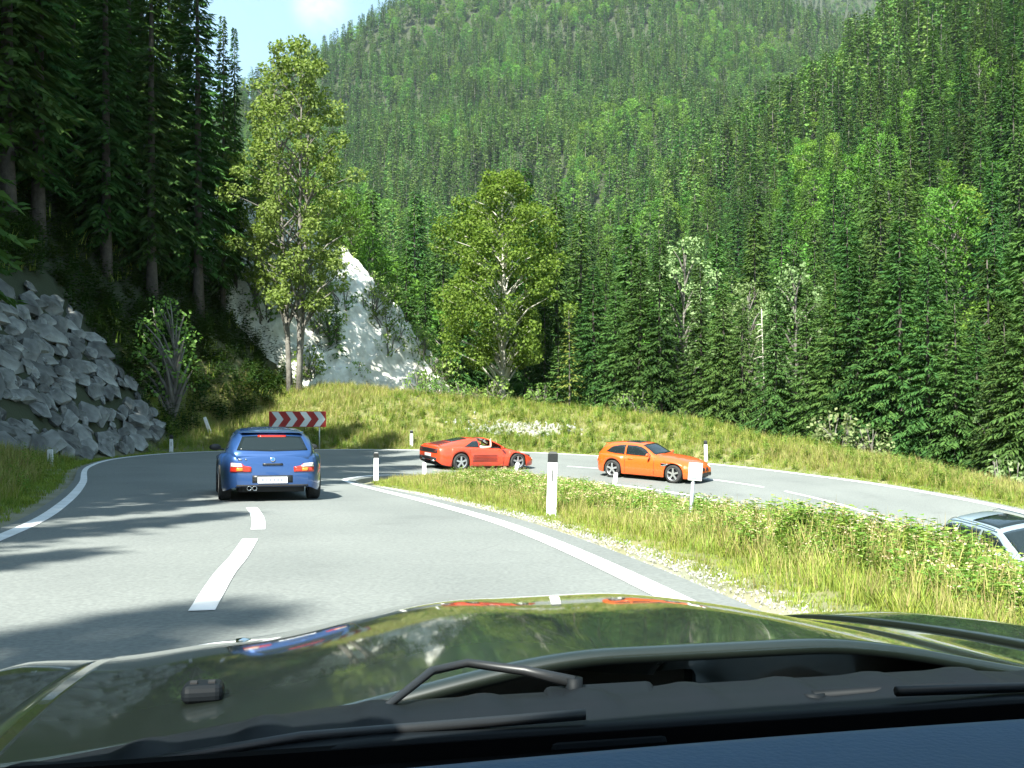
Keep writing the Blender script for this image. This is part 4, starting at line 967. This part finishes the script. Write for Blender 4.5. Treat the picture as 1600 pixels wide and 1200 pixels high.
def coupe(label, paint, group=None, plate=True, mirror_mat=None):
    """long-bonnet two-door shooting-brake coupe"""
    root = empty('coupe_car', label=label, category='car')
    c = Car(root, -2.0, 2.02,
            w=[(-2.0, .60), (-1.95, .70), (-1.8, .80), (-1.5, .855), (-1.25, .87), (-.9, .855), (-.4, .825), (.3, .82), (.8, .835), (1.2, .85), (1.5, .825), (1.75, .74), (1.92, .62), (2.02, .45)],
            zlow=[(-2.0, .26), (-1.8, .19), (-1.5, .17), (0, .17), (1.6, .17), (1.9, .19), (2.02, .24)],
            zbelt=[(-2.0, .60), (-1.96, .76), (-1.8, .82), (-1.3, .84), (-.6, .81), (.2, .80), (.8, .78), (1.3, .73), (1.7, .62), (1.9, .54), (2.02, .44)],
            ztop=[(-2.0, .66), (-1.96, .82), (-1.85, .86), (-1.3, .90), (.3, .93), (.5, .92), (1.0, .88), (1.5, .79), (1.8, .68), (1.95, .57), (2.02, .47)],
            wheels=(-1.25, 1.20), r=.315)
    c.body(paint)
    c.cabin(paint, zr=[(-1.98, .82), (-1.93, .87), (-1.80, 1.04), (-1.70, 1.15), (-1.62, 1.195), (-1.3, 1.245), (-.8, 1.275), (-.4, 1.265), (-.22, 1.235), (.05, 1.12), (.30, .985), (.48, .90)],
            wr=[(-1.98, .66), (-1.7, .60), (-1.3, .60), (-.5, .60), (-.1, .59), (.48, .60)], x0=-1.97, x1=.50)
    c.bvh()
    for sd in ('left', 'right'):
        c.drape('side_window', [(-1.58, .925), (-1.2, .875), (-.80, .865)], [(-1.52, .955), (-1.35, 1.10), (-1.05, 1.165), (-.80, 1.185)], sd, M_GLASS, cols=14)
        c.drape('side_window', [(-.74, .865), (-.2, .855), (.22, .855)], [(-.74, 1.185), (-.42, 1.185), (-.18, 1.15), (.02, 1.05), (.24, .885)], sd, M_GLASS, cols=16)
        c.drape('door_seam', [(-.745, .24), (-.745, .84)], [(-.735, .24), (-.735, .84)], sd, M_TRIM, .0015, 2, cols=10)
        c.drape('door_seam', [(.42, .24), (.42, .80)], [(.43, .24), (.43, .80)], sd, M_TRIM, .0015, 2, cols=10)
        c.drape('door_handle', [(-.62, .70), (-.44, .70)], [(-.62, .735), (-.44, .735)], sd, paint, .012, 3, cols=5)
        c.drape('side_gill', [(.72, .56), (1.02, .575)], [(.70, .66), (1.0, .655)], sd, M_TRIM if paint.name != 'orange_paint' else M_CHROME, .004, 4, cols=6)
        c.drape('turn_lamp', [(1.60, .50), (1.68, .50)], [(1.60, .53), (1.68, .53)], sd, M_TAILORANGE, .006, 3, cols=4)
    for sg in (1, -1): mirror_part(c, .22, .80, .86, mirror_mat or paint, sg)
    c.drape('windscreen', [(.40, -.60), (.44, 0), (.40, .60)], [(-.17, -.50), (-.15, 0), (-.17, .50)], 'top', M_GLASS, .005, 9, cols=15)
    c.drape('sunroof', [(-.95, -.36), (-.95, .36)], [(-.38, -.36), (-.38, .36)], 'top', M_GLASS, .004, 5, cols=9)
    rw = c.drape('rear_window', [(-.60, .885), (0, .865), (.60, .885)], [(-.50, 1.115), (0, 1.135), (.50, 1.115)], 'rear', M_GLASS2, .006, 8, cols=15)
    c.drape('brake_lamp', [(-.24, 1.105), (.24, 1.105)], [(-.24, 1.132), (.24, 1.132)], 'rear', M_TAILRED, .014, 3, cols=9)
    MB().tube([(-1.93, 0, .885), (-1.90, .16, .895), (-1.87, .36, .905)], .010, 6).build('rear_wiper', M_TRIM, root)
    sp = MB().add([(-1.60, -.56, 1.19), (-1.60, .56, 1.19), (-1.74, .53, 1.185), (-1.74, -.53, 1.185), (-1.60, -.56, 1.215), (-1.60, .56, 1.215), (-1.745, .53, 1.195), (-1.745, -.53, 1.195)],
                  [(0, 3, 2, 1), (4, 5, 6, 7), (0, 1, 5, 4), (2, 3, 7, 6), (1, 2, 6, 5), (0, 4, 7, 3)]).build('spoiler', paint, root); bevel(sp, .008)
    for sg in (1, -1):
        tl = c.drape('tail_lamp', [(sg*.36, .515), (sg*.70, .515)], [(sg*.36, .60), (sg*.48, .62), (sg*.52, .655), (sg*.69, .67)], 'rear', M_TAILRED, .012, 5, cols=10)
        c.drape('turn_lens', [(sg*.50, .60), (sg*.685, .60)], [(sg*.53, .655), (sg*.68, .668)], 'rear', M_LENS, .022, 4, cols=6, parent=tl)
        c.drape('light_lens', [(sg*.50, .53), (sg*.60, .53)], [(sg*.50, .585), (sg*.60, .585)], 'rear', M_TAILORANGE, .022, 4, cols=5, parent=tl)
        hl = c.drape('headlamp', [(sg*.42, .50), (sg*.66, .53)], [(sg*.42, .60), (sg*.66, .60)], 'front', M_LENS, .008, 5, cols=8)
        g = c.drape('grille', [(sg*.05, .42), (sg*.20, .42)], [(sg*.06, .52), (sg*.20, .52)], 'front', M_TRIM, .010, 4, cols=6); g.modifiers['thickness'].thickness = .03
    c.drape('air_intake', [(-.45, .24), (.45, .24)], [(-.42, .35), (.42, .35)], 'front', M_TRIM, .006, 4, cols=10)
    c.drape('trunk_handle', [(-.17, .625), (.17, .625)], [(-.17, .66), (.17, .66)], 'rear', M_TRIM, .010, 3, cols=7)
    e = disc(c, 'roundel', 'rear', 0, .725, .042, M_CHROME, .010); disc(c, 'roundel_centre', 'rear', 0, .725, .028, M_BADGEB, .016, e)
    c.drape('model_badge', [(-.0+.52, .715), (.58, .715)], [(.52, .745), (.58, .745)], 'rear', M_CHROME, .008, 3, cols=4)
    c.drape('model_badge', [(.435, .715), (.46, .715)], [(.445, .745), (.47, .745)], 'rear', M_CHROME, .008, 3, cols=4)
    c.drape('plate_recess', [(-.34, .33), (.34, .33)], [(-.34, .455), (.34, .455)], 'rear', M_TRIM, .003, 4, cols=8)
    pl = MB().box((-2.022, 0, .375), (.012, .50, .105)).build('number_plate', M_PLATE, root)
    for k, (py, pw) in enumerate(((.17, .05), (.10, .03), (.04, .045), (-.03, .04), (-.09, .04), (-.15, .045))):   # smudged, unreadable characters
        MB().box((-2.0295, py, .375), (.003, pw, .052)).build('plate_character', M_PLATEGREY, pl)
    c.drape('rear_valance', [(-.62, .215), (.62, .215)], [(-.60, .295), (.60, .295)], 'rear', M_UNDER, .006, 4, cols=10)
    for py in (.30, .39): MB().lathe([(.034, 0), (.040, .0), (.040, .16), (.034, .16), (.033, .05)], 14, c=(0, 0, 0)).build('exhaust_tip', M_CHROME, root, True).matrix_local = Matrix.Translation((-1.86, py, .235)) @ Matrix.Rotation(R(90), 4, 'Z')
    MB().tube([(-1.0, 0, 1.27), (-1.06, 0, 1.36)], [.012, .004], 6).build('antenna', M_TRIM, root)
    return root, c

P_BLUE = car_paint('blue_paint', (.026, .075, .22), .45, .30)
P_ORANGE = car_paint('orange_paint', (.64, .100, .012), .1, .35)
P_RED = car_paint('red_paint', (.60, .052, .014), .05, .35)
P_SILVER = car_paint('silver_blue_paint', (.40, .49, .56), .55, .32)
blue, cb = coupe('metallic blue two-door coupe seen from behind, braking into the bend', P_BLUE, mirror_mat=M_TRIM)
hd = (math.sin(R(-17)), math.cos(R(-17))); place_car(blue, -4.13+hd[0]*2.0, 18.2+hd[1]*2.0, hd)
orange, co = coupe('orange two-door coupe driving away to the right on the lower road', P_ORANGE)
place_car(orange, XU(1022, 38.0), 38.0, (.80, -.60))

# red mid-engined sports car with its roof panel off
ferr = empty('sports_car', label='low red sports car with open roof panel at the exit of the bend', category='car')
c = Car(ferr, -2.10, 2.13,
        w=[(-2.10, .72), (-2.02, .84), (-1.8, .92), (-1.2, .95), (-.6, .93), (.1, .87), (.8, .875), (1.25, .89), (1.6, .86), (1.9, .76), (2.05, .62), (2.13, .45)],
        zlow=[(-2.1, .34), (-1.95, .22), (-1.6, .16), (1.7, .15), (2.0, .18), (2.13, .24)],
        zbelt=[(-2.1, .74), (-2.05, .80), (-1.8, .84), (-1.2, .85), (-.6, .82), (.1, .79), (.7, .755), (1.2, .71), (1.6, .60), (1.9, .48), (2.05, .41), (2.13, .34)],
        ztop=[(-2.1, .80), (-2.05, .87), (-1.8, .90), (-1.2, .90), (-.6, .85), (.7, .82), (.9, .80), (1.3, .72), (1.7, .59), (2.0, .46), (2.13, .37)], wheels=(-1.20, 1.25), r=.315)
c.body(P_RED)
c.cabin(P_RED, zr=[(-1.95, .89), (-1.6, .96), (-1.2, 1.04), (-.8, 1.115), (-.52, 1.155), (-.36, 1.155)], wr=[(-1.95, .70), (-1.2, .58), (-.36, .55)], x0=-1.95, x1=-.36, name='engine_cover', base=.88)
c.bvh()
c.drape('cockpit', [(-.34, -.66), (-.34, .66)], [(.62, -.66), (.62, .66)], 'top', M_UNDER, .004, 9, cols=9)
for sd in ('left', 'right'):
    c.drape('quarter_window', [(-1.02, .865), (-.40, .845)], [(-.95, .90), (-.60, 1.06), (-.40, 1.075)], sd, M_GLASS, cols=10)
    for k in range(5): c.drape('side_strake', [(-.72, .34+.052*k), (.38, .34+.052*k)], [(-.74, .362+.052*k), (.30, .362+.052*k)], sd, pmat('strake_dark', (.16, .022, .012), .5) if 'strake_dark' not in MATS else MATS['strake_dark'], .004, 2, cols=14)
    c.drape('door_seam', [(.62, .22), (.62, .74)], [(.63, .22), (.63, .74)], sd, M_TRIM, .0015, 2, cols=8)
c.drape('rear_window', [(-1.35, -.34), (-1.35, .34)], [(-.72, -.36), (-.72, .36)], 'top', M_GLASS2, .006, 6, cols=8)
for k in range(5): c.drape('engine_louvre', [(-1.90+.10*k, -.40), (-1.90+.10*k, .40)], [(-1.85+.10*k, -.40), (-1.85+.10*k, .40)], 'top', M_TRIM, .006, 2, cols=7)
gr = c.drape('tail_grille', [(-.72, .62), (.72, .62)], [(-.72, .78), (.72, .78)], 'rear', M_TRIM, .006, 5, cols=14)
for k in range(4): c.drape('grille_bar', [(-.72, .64+.035*k), (.72, .64+.035*k)], [(-.72, .652+.035*k), (.72, .652+.035*k)], 'rear', M_UNDER, .02, 2, cols=12, parent=gr)
for sg in (1, -1): c.drape('tail_lamp', [(sg*.46, .64), (sg*.68, .64)], [(sg*.46, .76), (sg*.68, .76)], 'rear', pmat('dark_red_lens', (.16, .02, .012), .2, coat=.6) if 'dark_red_lens' not in MATS else MATS['dark_red_lens'], .012, 4, cols=6)
MB().box((-2.115, 0, .53), (.012, .50, .11)).build('number_plate', M_PLATE, ferr)
c.drape('rear_valance', [(-.70, .36), (.70, .36)], [(-.70, .46), (.70, .46)], 'rear', M_UNDER, .006, 4, cols=8)
for py in (.36, .44, -.36, -.44): MB().tube([(-1.95, py, .34), (-2.13, py, .34)], .036, 10).build('exhaust_tip', M_CHROME, ferr, True)
for sg in (1, -1):
    c.drape('front_lamp', [(sg*.40, .36), (sg*.64, .38)], [(sg*.40, .42), (sg*.64, .43)], 'front', M_LENS, .006, 3, cols=6)
    mirror_part(c, .52, .80, .80, P_RED, sg, .9)
    MB().tube([(.78, sg*.66, .80), (.42, sg*.60, .99), (.12, sg*.555, 1.115)], [.030, .026, .024], 8).build('windscreen_pillar', P_RED, ferr, True)
MB().tube([(.12, -.555, 1.115), (.15, 0, 1.135), (.12, .555, 1.115)], .026, 8).build('windscreen_header', P_RED, ferr, True)
ws = []
for j in range(5):
    t = j/4
    for i in range(7):
        a = -1+2*i/6; ws.append((.80-.66*t+.05*(1-a*a), a*(.66-.105*t), .80+.32*t))
mw = bpy.data.materials.new('clear_windscreen'); mw.use_nodes = True; nt = mw.node_tree; nt.nodes.clear()
o_ = N(nt, 'ShaderNodeOutputMaterial'); tr_ = N(nt, 'ShaderNodeBsdfTransparent'); tr_.inputs[0].default_value = (.55, .62, .60, 1); gl_ = N(nt, 'ShaderNodeBsdfGlossy'); gl_.inputs['Roughness'].default_value = .03
fr_ = N(nt, 'ShaderNodeFresnel'); fr_.inputs[0].default_value = 1.45; mx_ = N(nt, 'ShaderNodeMixShader'); nt.links.new(fr_.outputs[0], mx_.inputs[0]); nt.links.new(tr_.outputs[0], mx_.inputs[1]); nt.links.new(gl_.outputs[0], mx_.inputs[2]); nt.links.new(mx_.outputs[0], o_.inputs[0])
obj('windscreen', mesh_from('windscreen', ws, [(j*7+i, j*7+i+1, (j+1)*7+i+1, (j+1)*7+i) for j in range(4) for i in range(6)], True), mw, ferr)
for sy in (-.36, .36):
    b = MB().box((-.30, sy, .82), (.16, .44, .42), Euler((0, -.25, 0))); b.box((-.40, sy, 1.04), (.10, .24, .16), Euler((0, -.2, 0)))
    bevel(b.build('seat', M_TRIM, ferr), .04, 3)
MB().lathe([(.16, -.012), (.175, 0), (.16, .012), (.148, 0), (.16, -.012)], 20).build('steering_wheel', M_TRIM, ferr, True).matrix_local = Matrix.Translation((.36, .36, .86)) @ Matrix.Rotation(R(70), 4, 'Z')
place_car(ferr, XU(746, 40.0), 40.0, (.86, .51))
# silver-blue estate car
est = empty('estate_car', label='silver-blue estate car half hidden behind the weeds at the frame edge', category='car')
c = Car(est, -2.27, 2.27,
        w=[(-2.27, .70), (-2.2, .80), (-1.9, .86), (-1.3, .88), (1.3, .88), (1.8, .84), (2.1, .74), (2.27, .55)],
        zlow=[(-2.27, .32), (-2.0, .22), (2.0, .20), (2.27, .28)], zbelt=[(-2.27, .72), (-2.2, .86), (-1.5, .93), (0, .90), (.9, .87), (1.5, .81), (2.0, .70), (2.27, .56)],
        ztop=[(-2.27, .78), (-2.2, .92), (-1.5, .98), (.9, .98), (1.1, .955), (1.7, .88), (2.1, .76), (2.27, .62)], wheels=(-1.30, 1.36), r=.32)
c.body(P_SILVER)
c.cabin(P_SILVER, zr=[(-2.22, .90), (-2.1, 1.05), (-1.88, 1.30), (-1.7, 1.375), (-1.2, 1.42), (-.4, 1.435), (.0, 1.42), (.18, 1.385), (.6, 1.19), (1.08, .955)], wr=[(-2.2, .66), (-1.8, .58), (-.5, .595), (.2, .58), (1.1, .62)], x0=-2.21, x1=1.10)
c.bvh()
for sd in ('left', 'right'):
    c.drape('side_window', [(-2.0, 1.02), (-1.3, .965)], [(-1.88, 1.16), (-1.62, 1.28), (-1.3, 1.31)], sd, M_GLASS, cols=10)
    c.drape('side_window', [(-1.24, .962), (-.42, .95)], [(-1.24, 1.31), (-.42, 1.335)], sd, M_GLASS, cols=10)
    c.drape('side_window', [(-.34, .95), (.74, .93)], [(-.34, 1.335), (.0, 1.32), (.20, 1.27), (.74, .965)], sd, M_GLASS, cols=14)
    c.drape('door_seam', [(-.385, .28), (-.385, .92)], [(-.375, .28), (-.375, .92)], sd, M_TRIM, .0015, 2, cols=8)
    c.drape('door_handle', [(-.66, .80), (-.48, .80)], [(-.66, .83), (-.48, .83)], sd, P_SILVER, .014, 3, cols=5)
    y_ = .60 if sd == 'left' else -.60
    MB().tube([(-1.7, y_*.95, 1.36), (-1.5, y_*.97, 1.43), (-.6, y_*.98, 1.455), (.0, y_*.96, 1.43), (.12, y_*.95, 1.40)], .014, 6).build('roof_rail', M_CHROME, est, True)
c.drape('windscreen', [(.98, -.60), (1.02, 0), (.98, .60)], [(.22, -.50), (.24, 0), (.22, .50)], 'top', M_GLASS, .005, 9, cols=15)
c.drape('glass_roof', [(-1.0, -.44), (-1.0, .44)], [(.02, -.44), (.02, .44)], 'top', M_GLASS, .004, 6, cols=9)
c.drape('rear_window', [(-.60, 1.03), (.60, 1.03)], [(-.50, 1.32), (.50, 1.32)], 'rear', M_GLASS2, .006, 6, cols=12)
for sg in (1, -1):
    mirror_part(c, .62, .86, .98, P_SILVER, sg)
    c.drape('headlamp', [(sg*.42, .60), (sg*.74, .62)], [(sg*.42, .72), (sg*.74, .72)], 'front', M_LENS, .008, 4, cols=8)
    c.drape('tail_lamp', [(sg*.55, .72), (sg*.78, .72)], [(sg*.55, .86), (sg*.76, .86)], 'rear', M_TAILRED, .008, 4, cols=6)
c.drape('grille', [(-.32, .44), (.32, .44)], [(-.34, .66), (.34, .66)], 'front', M_TRIM, .008, 4, cols=8)
c.drape('bonnet_seam', [(1.05, -.68), (2.05, -.60)], [(1.05, -.67), (2.05, -.59)], 'top', M_TRIM, .0015, 2, cols=8)
place_car(est, 11.75, 24.3, (.17, -.985))

# ------------------------------------------------------------------ passenger of the open sports car
M_SKIN = pmat('skin', (.62, .36, .25), .55, col2=(.68, .41, .29), scale=6); M_SHIRT = pmat('white_shirt', (.72, .71, .69), .85, bump=.2, bscale=14); M_TROUSER = pmat('dark_trousers', (.03, .035, .05), .9); M_HAIR = pmat('brown_hair', (.06, .035, .02), .7, bump=.5, bscale=60)
def skin_figure(name, joints, edges, mats, root=0):
    me = bpy.data.meshes.new(name); bm = bmesh.new(); sk = bm.verts.layers.skin.verify(); vs = []
    for (p, r) in joints:
        v = bm.verts.new(p); v[sk].radius = (r if hasattr(r, '__len__') else (r, r)); vs.append(v)
    vs[root][sk].use_root = True
    for a, b in edges: bm.edges.new((vs[a], vs[b]))
    bm.to_mesh(me); bm.free()
    o = bpy.data.objects.new(name, me); COL.objects.link(o)
    md = o.modifiers.new('skin', 'SKIN'); md.use_smooth_shade = True; ss = o.modifiers.new('sub', 'SUBSURF'); ss.levels = 1; ss.render_levels = 1
    dg = bpy.context.evaluated_depsgraph_get(); m2 = bpy.data.meshes.new_from_object(o.evaluated_get(dg)); m2.name = name
    o.modifiers.clear(); o.data = m2; m2.materials.clear()
    for m in mats: m2.materials.append(m)
    m2.polygons.foreach_set('use_smooth', [True]*len(m2.polygons)); return o
J = [((-.26, -.36, .44), (.16, .13)), ((-.31, -.36, .62), (.15, .11)), ((-.34, -.36, .80), (.17, .11)), ((-.33, -.36, .90), (.07, .065)), ((-.315, -.36, .96), (.055, .055)), ((-.30, -.36, 1.03), (.082, .078)), ((-.295, -.36, 1.12), (.07, .07)),
     ((-.33, -.53, .84), .062), ((-.10, -.66, .835), .05), ((.11, -.755, .86), .043), ((.115, -.735, .98), .038), ((.12, -.70, 1.075), .029), ((.125, -.69, 1.115), (.020, .036)),
     ((-.33, -.19, .84), .062), ((-.16, -.14, .66), .048), ((.08, -.22, .62), .036), ((.15, -.25, .61), (.018, .034)),
     ((-.12, -.27, .44), .085), ((.22, -.27, .52), .07), ((.58, -.27, .28), .045), ((.70, -.27, .24), .04), ((-.12, -.45, .44), .085), ((.22, -.45, .52), .07), ((.58, -.45, .28), .045), ((.70, -.45, .24), .04),
     ((-.20, -.36, 1.035), .018)]
E = [(0, 1), (1, 2), (2, 3), (3, 4), (4, 5), (5, 6), (2, 7), (7, 8), (8, 9), (9, 10), (10, 11), (11, 12), (2, 13), (13, 14), (14, 15), (15, 16), (0, 17), (17, 18), (18, 19), (19, 20), (0, 21), (21, 22), (22, 23), (23, 24), (5, 25)]
for k, (dx, l) in enumerate(((-.028, .055), (-.010, .066), (.010, .070), (.028, .062))):     # raised hand, fingers hooked over the windscreen frame
    b = len(J); J += [((.128+dx*.3, -.685+dx, 1.145), .0095), ((.15, -.672+dx, 1.145+l*.35), .009), ((.178, -.660+dx, 1.13+l*.2), .008)]; E += [(12, b), (b, b+1), (b+1, b+2)]
b = len(J); J += [((.118, -.655, 1.10), .011), ((.135, -.628, 1.118), .009)]; E += [(11, b), (b, b+1)]
for k, dx in enumerate((-.026, -.009, .009, .026)):
    b = len(J); J += [((.19, -.25+dx, .605), .0095), ((.225, -.25+dx, .595), .009), ((.245, -.25+dx, .575), .008)]; E += [(16, b), (b, b+1), (b+1, b+2)]
b = len(J); J += [((.14, -.21, .62), .011), ((.17, -.195, .615), .009)]; E += [(15, b), (b, b+1)]
person = skin_figure('person', J, E, [M_SKIN, M_SHIRT, M_TROUSER])
for p in person.data.polygons:
    c_ = p.center
    if c_.z < .56 and c_.x < .6 and not (c_.z > .56): p.material_index = 2
    if .50 < c_.z < .905 and c_.x < -.17: p.material_index = 1
person['label'] = 'person in a white shirt in the open red car, arm raised to the windscreen frame'; person['category'] = 'person'
person.matrix_world = ferr.matrix_world.copy()
bm = bmesh.new(); bmesh.ops.create_uvsphere(bm, u_segments=16, v_segments=10, radius=1)
for v in bm.verts: v.co = Vector((-.312+v.co.x*.098, -.36+v.co.y*.092, 1.085+v.co.z*.085+(.0 if v.co.x < .3 else .03*v.co.x)))
bmesh.ops.delete(bm, geom=[v for v in bm.verts if v.co.z < 1.075 and v.co.x > -.32], context='VERTS')
me = bpy.data.meshes.new('hair'); bm.to_mesh(me); bm.free(); me.polygons.foreach_set('use_smooth', [True]*len(me.polygons)); obj('hair', me, M_HAIR, person)
fm = MB()
for sy in (-.03, .03): fm.box((-.214, -.36+sy, 1.052), (.012, .022, .010))
fm.build('eyes', M_TRIM, person); MB().box((-.216, -.36, .990), (.010, .045, .008)).build('mouth', pmat('lips', (.35, .12, .10), .5), person)

# ------------------------------------------------------------------ the car one looks out of: bonnet, wings, scuttle, wipers, dashboard
own = empty('camera_car', label='dark green car seen from its driving seat: bonnet, wipers and dashboard', category='car')
YAW = R(13.2); pit = .036
fv = Vector((-math.sin(YAW), math.cos(YAW), 0)); lv = Vector((-math.cos(YAW), -math.sin(YAW), 0))
fv = (fv+Vector((0, 0, -pit*math.cos(YAW)))).normalized(); lv = (lv+Vector((0, 0, pit*math.sin(YAW)))).normalized(); uv = fv.cross(lv).normalized(); lv = uv.cross(fv)
M = Matrix((fv, lv, uv)).transposed().to_4x4(); EC = Vector((0, .37, 1.15)); M.translation = EYE-(M.to_3x3() @ EC); own.matrix_world = M
P_GREEN = pmat('dark_green_paint', (.005, .009, .006), .4, metal=.1, coat=1.0, coatrough=.045, col2=(.010, .014, .010), scale=2.5, detail=10)
M_DASH = pmat('dashboard_vinyl', (.06, .12, .21), .65, bump=.15, bscale=220, spec=.35)
M_FELT = pmat('black_felt', (.004, .004, .0045), .95, spec=.05)
M_COWL = pmat('scuttle_plastic', (.005, .007, .009), .6, spec=.15)
zc = pchip([.9, 1.2, 1.6, 1.9, 2.2, 2.45, 2.62, 2.72], [.942, .930, .897, .853, .778, .69, .59, .46])
def hood_z(x, y):
    a = abs(y+.07); return float(zc(x))-.056*float(sstep(.10, .50, a))-.020*float(sstep(.46, .70, a))
def grid_part(name, xs, ys, fz, mat, smooth=True, thick=.012):
    V = [(x, y, fz(x, y)) for x in xs for y in ys]; n = len(ys)
    Fs = [(i*n+j, (i+1)*n+j, (i+1)*n+j+1, i*n+j+1) for i in range(len(xs)-1) for j in range(n-1)]
    o = obj(name, mesh_from(name, V, Fs, smooth), mat, own); md = o.modifiers.new('thickness', 'SOLIDIFY'); md.thickness = thick; md.offset = -1; return o
bon = grid_part('bonnet', np.linspace(.985, 2.70, 60), np.linspace(-.615, .615, 61), hood_z, P_GREEN)
for sg in (1, -1):
    def wing(x, y):
        a = abs(y); base = hood_z(x, .615*sg)
        return base-.006+.004*math.sin(min(1, (a-.62)/.12)*math.pi*.5)*1.0-(.0 if a < .74 else 1.9*(a-.74)**1.35) if a < .86 else base-.13-6*(a-.86)
    ys = [sg*q for q in list(np.linspace(.622, .86, 14))+[.875, .885]]
    grid_part('wing', np.linspace(.80, 2.66, 40), ys if sg < 0 else ys, wing, P_GREEN)
    MB().box((.2, sg*.86, .56), (1.30, .05, .72)).build('door', P_GREEN, own); MB().box((-1.0, sg*.86, .60), (1.1, .06, .80)).build('rear_wing', P_GREEN, own)
    for xw in (1.95, -.55): make_wheel('wheel', .315, .21, own, xw, sg*.76, .315)
    MB().tube([(.84, sg*.67, .93), (.40, sg*.60, 1.44)], .035, 8).build('windscreen_pillar', P_GREEN, own, True)
    MB().lathe([(.001, .02), (.012, .018), (.014, 0)], 10, axis='z').build('hood_rivet', M_CHROME, own).location = (1.75, sg*.40, hood_z(1.75, .40)-.016)
bumper = MB().box((2.66, 0, .42), (.12, 1.5, .34)).build('bumper', P_GREEN, own); bevel(bumper, .05, 3)
MB().box((.8, 0, .22), (3.2, 1.45, .12)).build('floor_pan', M_UNDER, own)
rf = grid_part('roof', np.linspace(-1.3, .40, 16), np.linspace(-.64, .64, 15), lambda x, y: 1.47-.06*(y/.64)**4-.02*((x+.4)/.95)**4, P_GREEN, thick=.03)
MB().box((-1.3, 0, 1.0), (.06, 1.3, .72)).build('tailgate', P_GREEN, own)
# scuttle with its louvres, wiper motor cover, seals
def cowl_z(x, y): return .908+.02*(.985-x)/.2-.045*float(sstep(.25, .70, abs(y)))-.006*math.cos((x-.80)*30)+.007*max(0, math.cos(y*68))*float(sstep(.83, .87, x))*(1-float(sstep(.89, .93, x)))
grid_part('scuttle', np.linspace(.80, .995, 12), np.linspace(-.74, .74, 200), cowl_z, M_COWL)
mc = MB().add([(.795, .155, .914), (.795, .055, .914), (.925, .02, .926), (.925, .125, .926), (.795, .155, .900), (.795, .055, .900), (.925, .02, .905), (.925, .125, .905)], [(0, 1, 2, 3), (7, 6, 5, 4), (0, 4, 5, 1), (1, 5, 6, 2), (2, 6, 7, 3), (3, 7, 4, 0)]).build('wiper_motor_cover', M_COWL, own); bevel(mc, .015, 3)
def bar(name, pts, r, mat, parent=own, **kw): return MB().tube(pts, r, 8).build(name, mat, parent, True, **kw)
w1 = empty('wiper'); w1.parent = own
bar('wiper_arm', [(.86, .30, .912), (.885, .265, .928), (.93, .225, .942), (.946, .19, .944), (.93, .14, .938), (.91, .10, .930)], [.002, .0035, .004, .004, .0045, .006], M_TRIM, w1)
bar('wiper_blade', [(.812, .12, .928), (.835, .34, .918), (.845, .60, .888)], .0045, M_TRIM, w1); bar('arm_pivot', [(.91, .10, .91), (.91, .10, .934)], .008, M_COWL, w1)
w2 = empty('wiper'); w2.parent = own
bar('wiper_arm', [(.85, -.10, .920), (.865, -.26, .918), (.855, -.42, .905), (.84, -.58, .885)], [.006, .005, .004, .003], M_COWL, w2)
bar('wiper_blade', [(.815, -.16, .93), (.835, -.42, .918), (.84, -.70, .885)], .0045, M_TRIM, w2); bar('arm_pivot', [(.85, -.10, .90), (.85, -.10, .924)], .011, M_COWL, w2)
for (x, y) in ((1.16, .43),):
    nzl = MB().box((x, y, hood_z(x, y)+.007), (.052, .042, .020), Euler((0, .1, 0))).build('washer_nozzle', M_COWL, own); bevel(nzl, .008, 3)
    for sy in (-.009, .009): MB().box((x-.012, y+sy, hood_z(x, y)+.0185), (.010, .007, .004)).build('jet', M_UNDER, nzl)
# windscreen of clear glass
mg = bpy.data.materials.new('clear_glass'); mg.use_nodes = True; nt = mg.node_tree; nt.nodes.clear(); o_ = N(nt, 'ShaderNodeOutputMaterial'); tr_ = N(nt, 'ShaderNodeBsdfTransparent'); tr_.inputs[0].default_value = (.955, .975, .965, 1); nt.links.new(tr_.outputs[0], o_.inputs[0])
V = []; nn = 13
for j in range(2):
    for i in range(nn):
        a = -1+2*i/(nn-1); V.append((.79+.06*(1-a*a)-.42*j, a*(.68-.07*j), .928+.50*j))
obj('windscreen', mesh_from('windscreen', V, [(i, i+1, nn+i+1, nn+i) for i in range(nn-1)], True), mg, own)
# dashboard: dark well under the glass, then the vinyl pad
MB().box((.803, 0, .80), (.012, 1.56, .235)).build('bulkhead', M_FELT, own)
grid_part('defroster_well', np.linspace(.63, .80, 5), np.linspace(-.78, .78, 20), lambda x, y: .905, M_FELT)
def dash_z(x, y): return .978-.10*float(sstep(.56, .66, x))-.03*float(sstep(.35, .0, x))-.02*(y/.75)**2
grid_part('dashboard', np.linspace(.05, .665, 34), np.linspace(-.80, .80, 30), dash_z, M_DASH, thick=.04)
bpy.context.view_layer.update()

# ------------------------------------------------------------------ summer haze in the valley
hz = MB().box(((gx[0]+gx[-1])/2, (gy[0]+gy[-1])/2, (800-16)/2), (gx[-1]-gx[0]+40, gy[-1]-gy[0]+40, 816)).mesh('haze')
mh = bpy.data.materials.new('haze_air'); mh.use_nodes = True; nt = mh.node_tree; nt.nodes.clear()
o_ = N(nt, 'ShaderNodeOutputMaterial'); pv = N(nt, 'ShaderNodeVolumePrincipled'); pv.inputs['Color'].default_value = (.76, .90, 1.0, 1); pv.inputs['Density'].default_value = .00006; pv.inputs['Anisotropy'].default_value = .1
nt.links.new(pv.outputs[0], o_.inputs['Volume'])
obj('haze', hz, mh, kind='stuff', label='thin blue summer haze over the whole valley', category='haze')
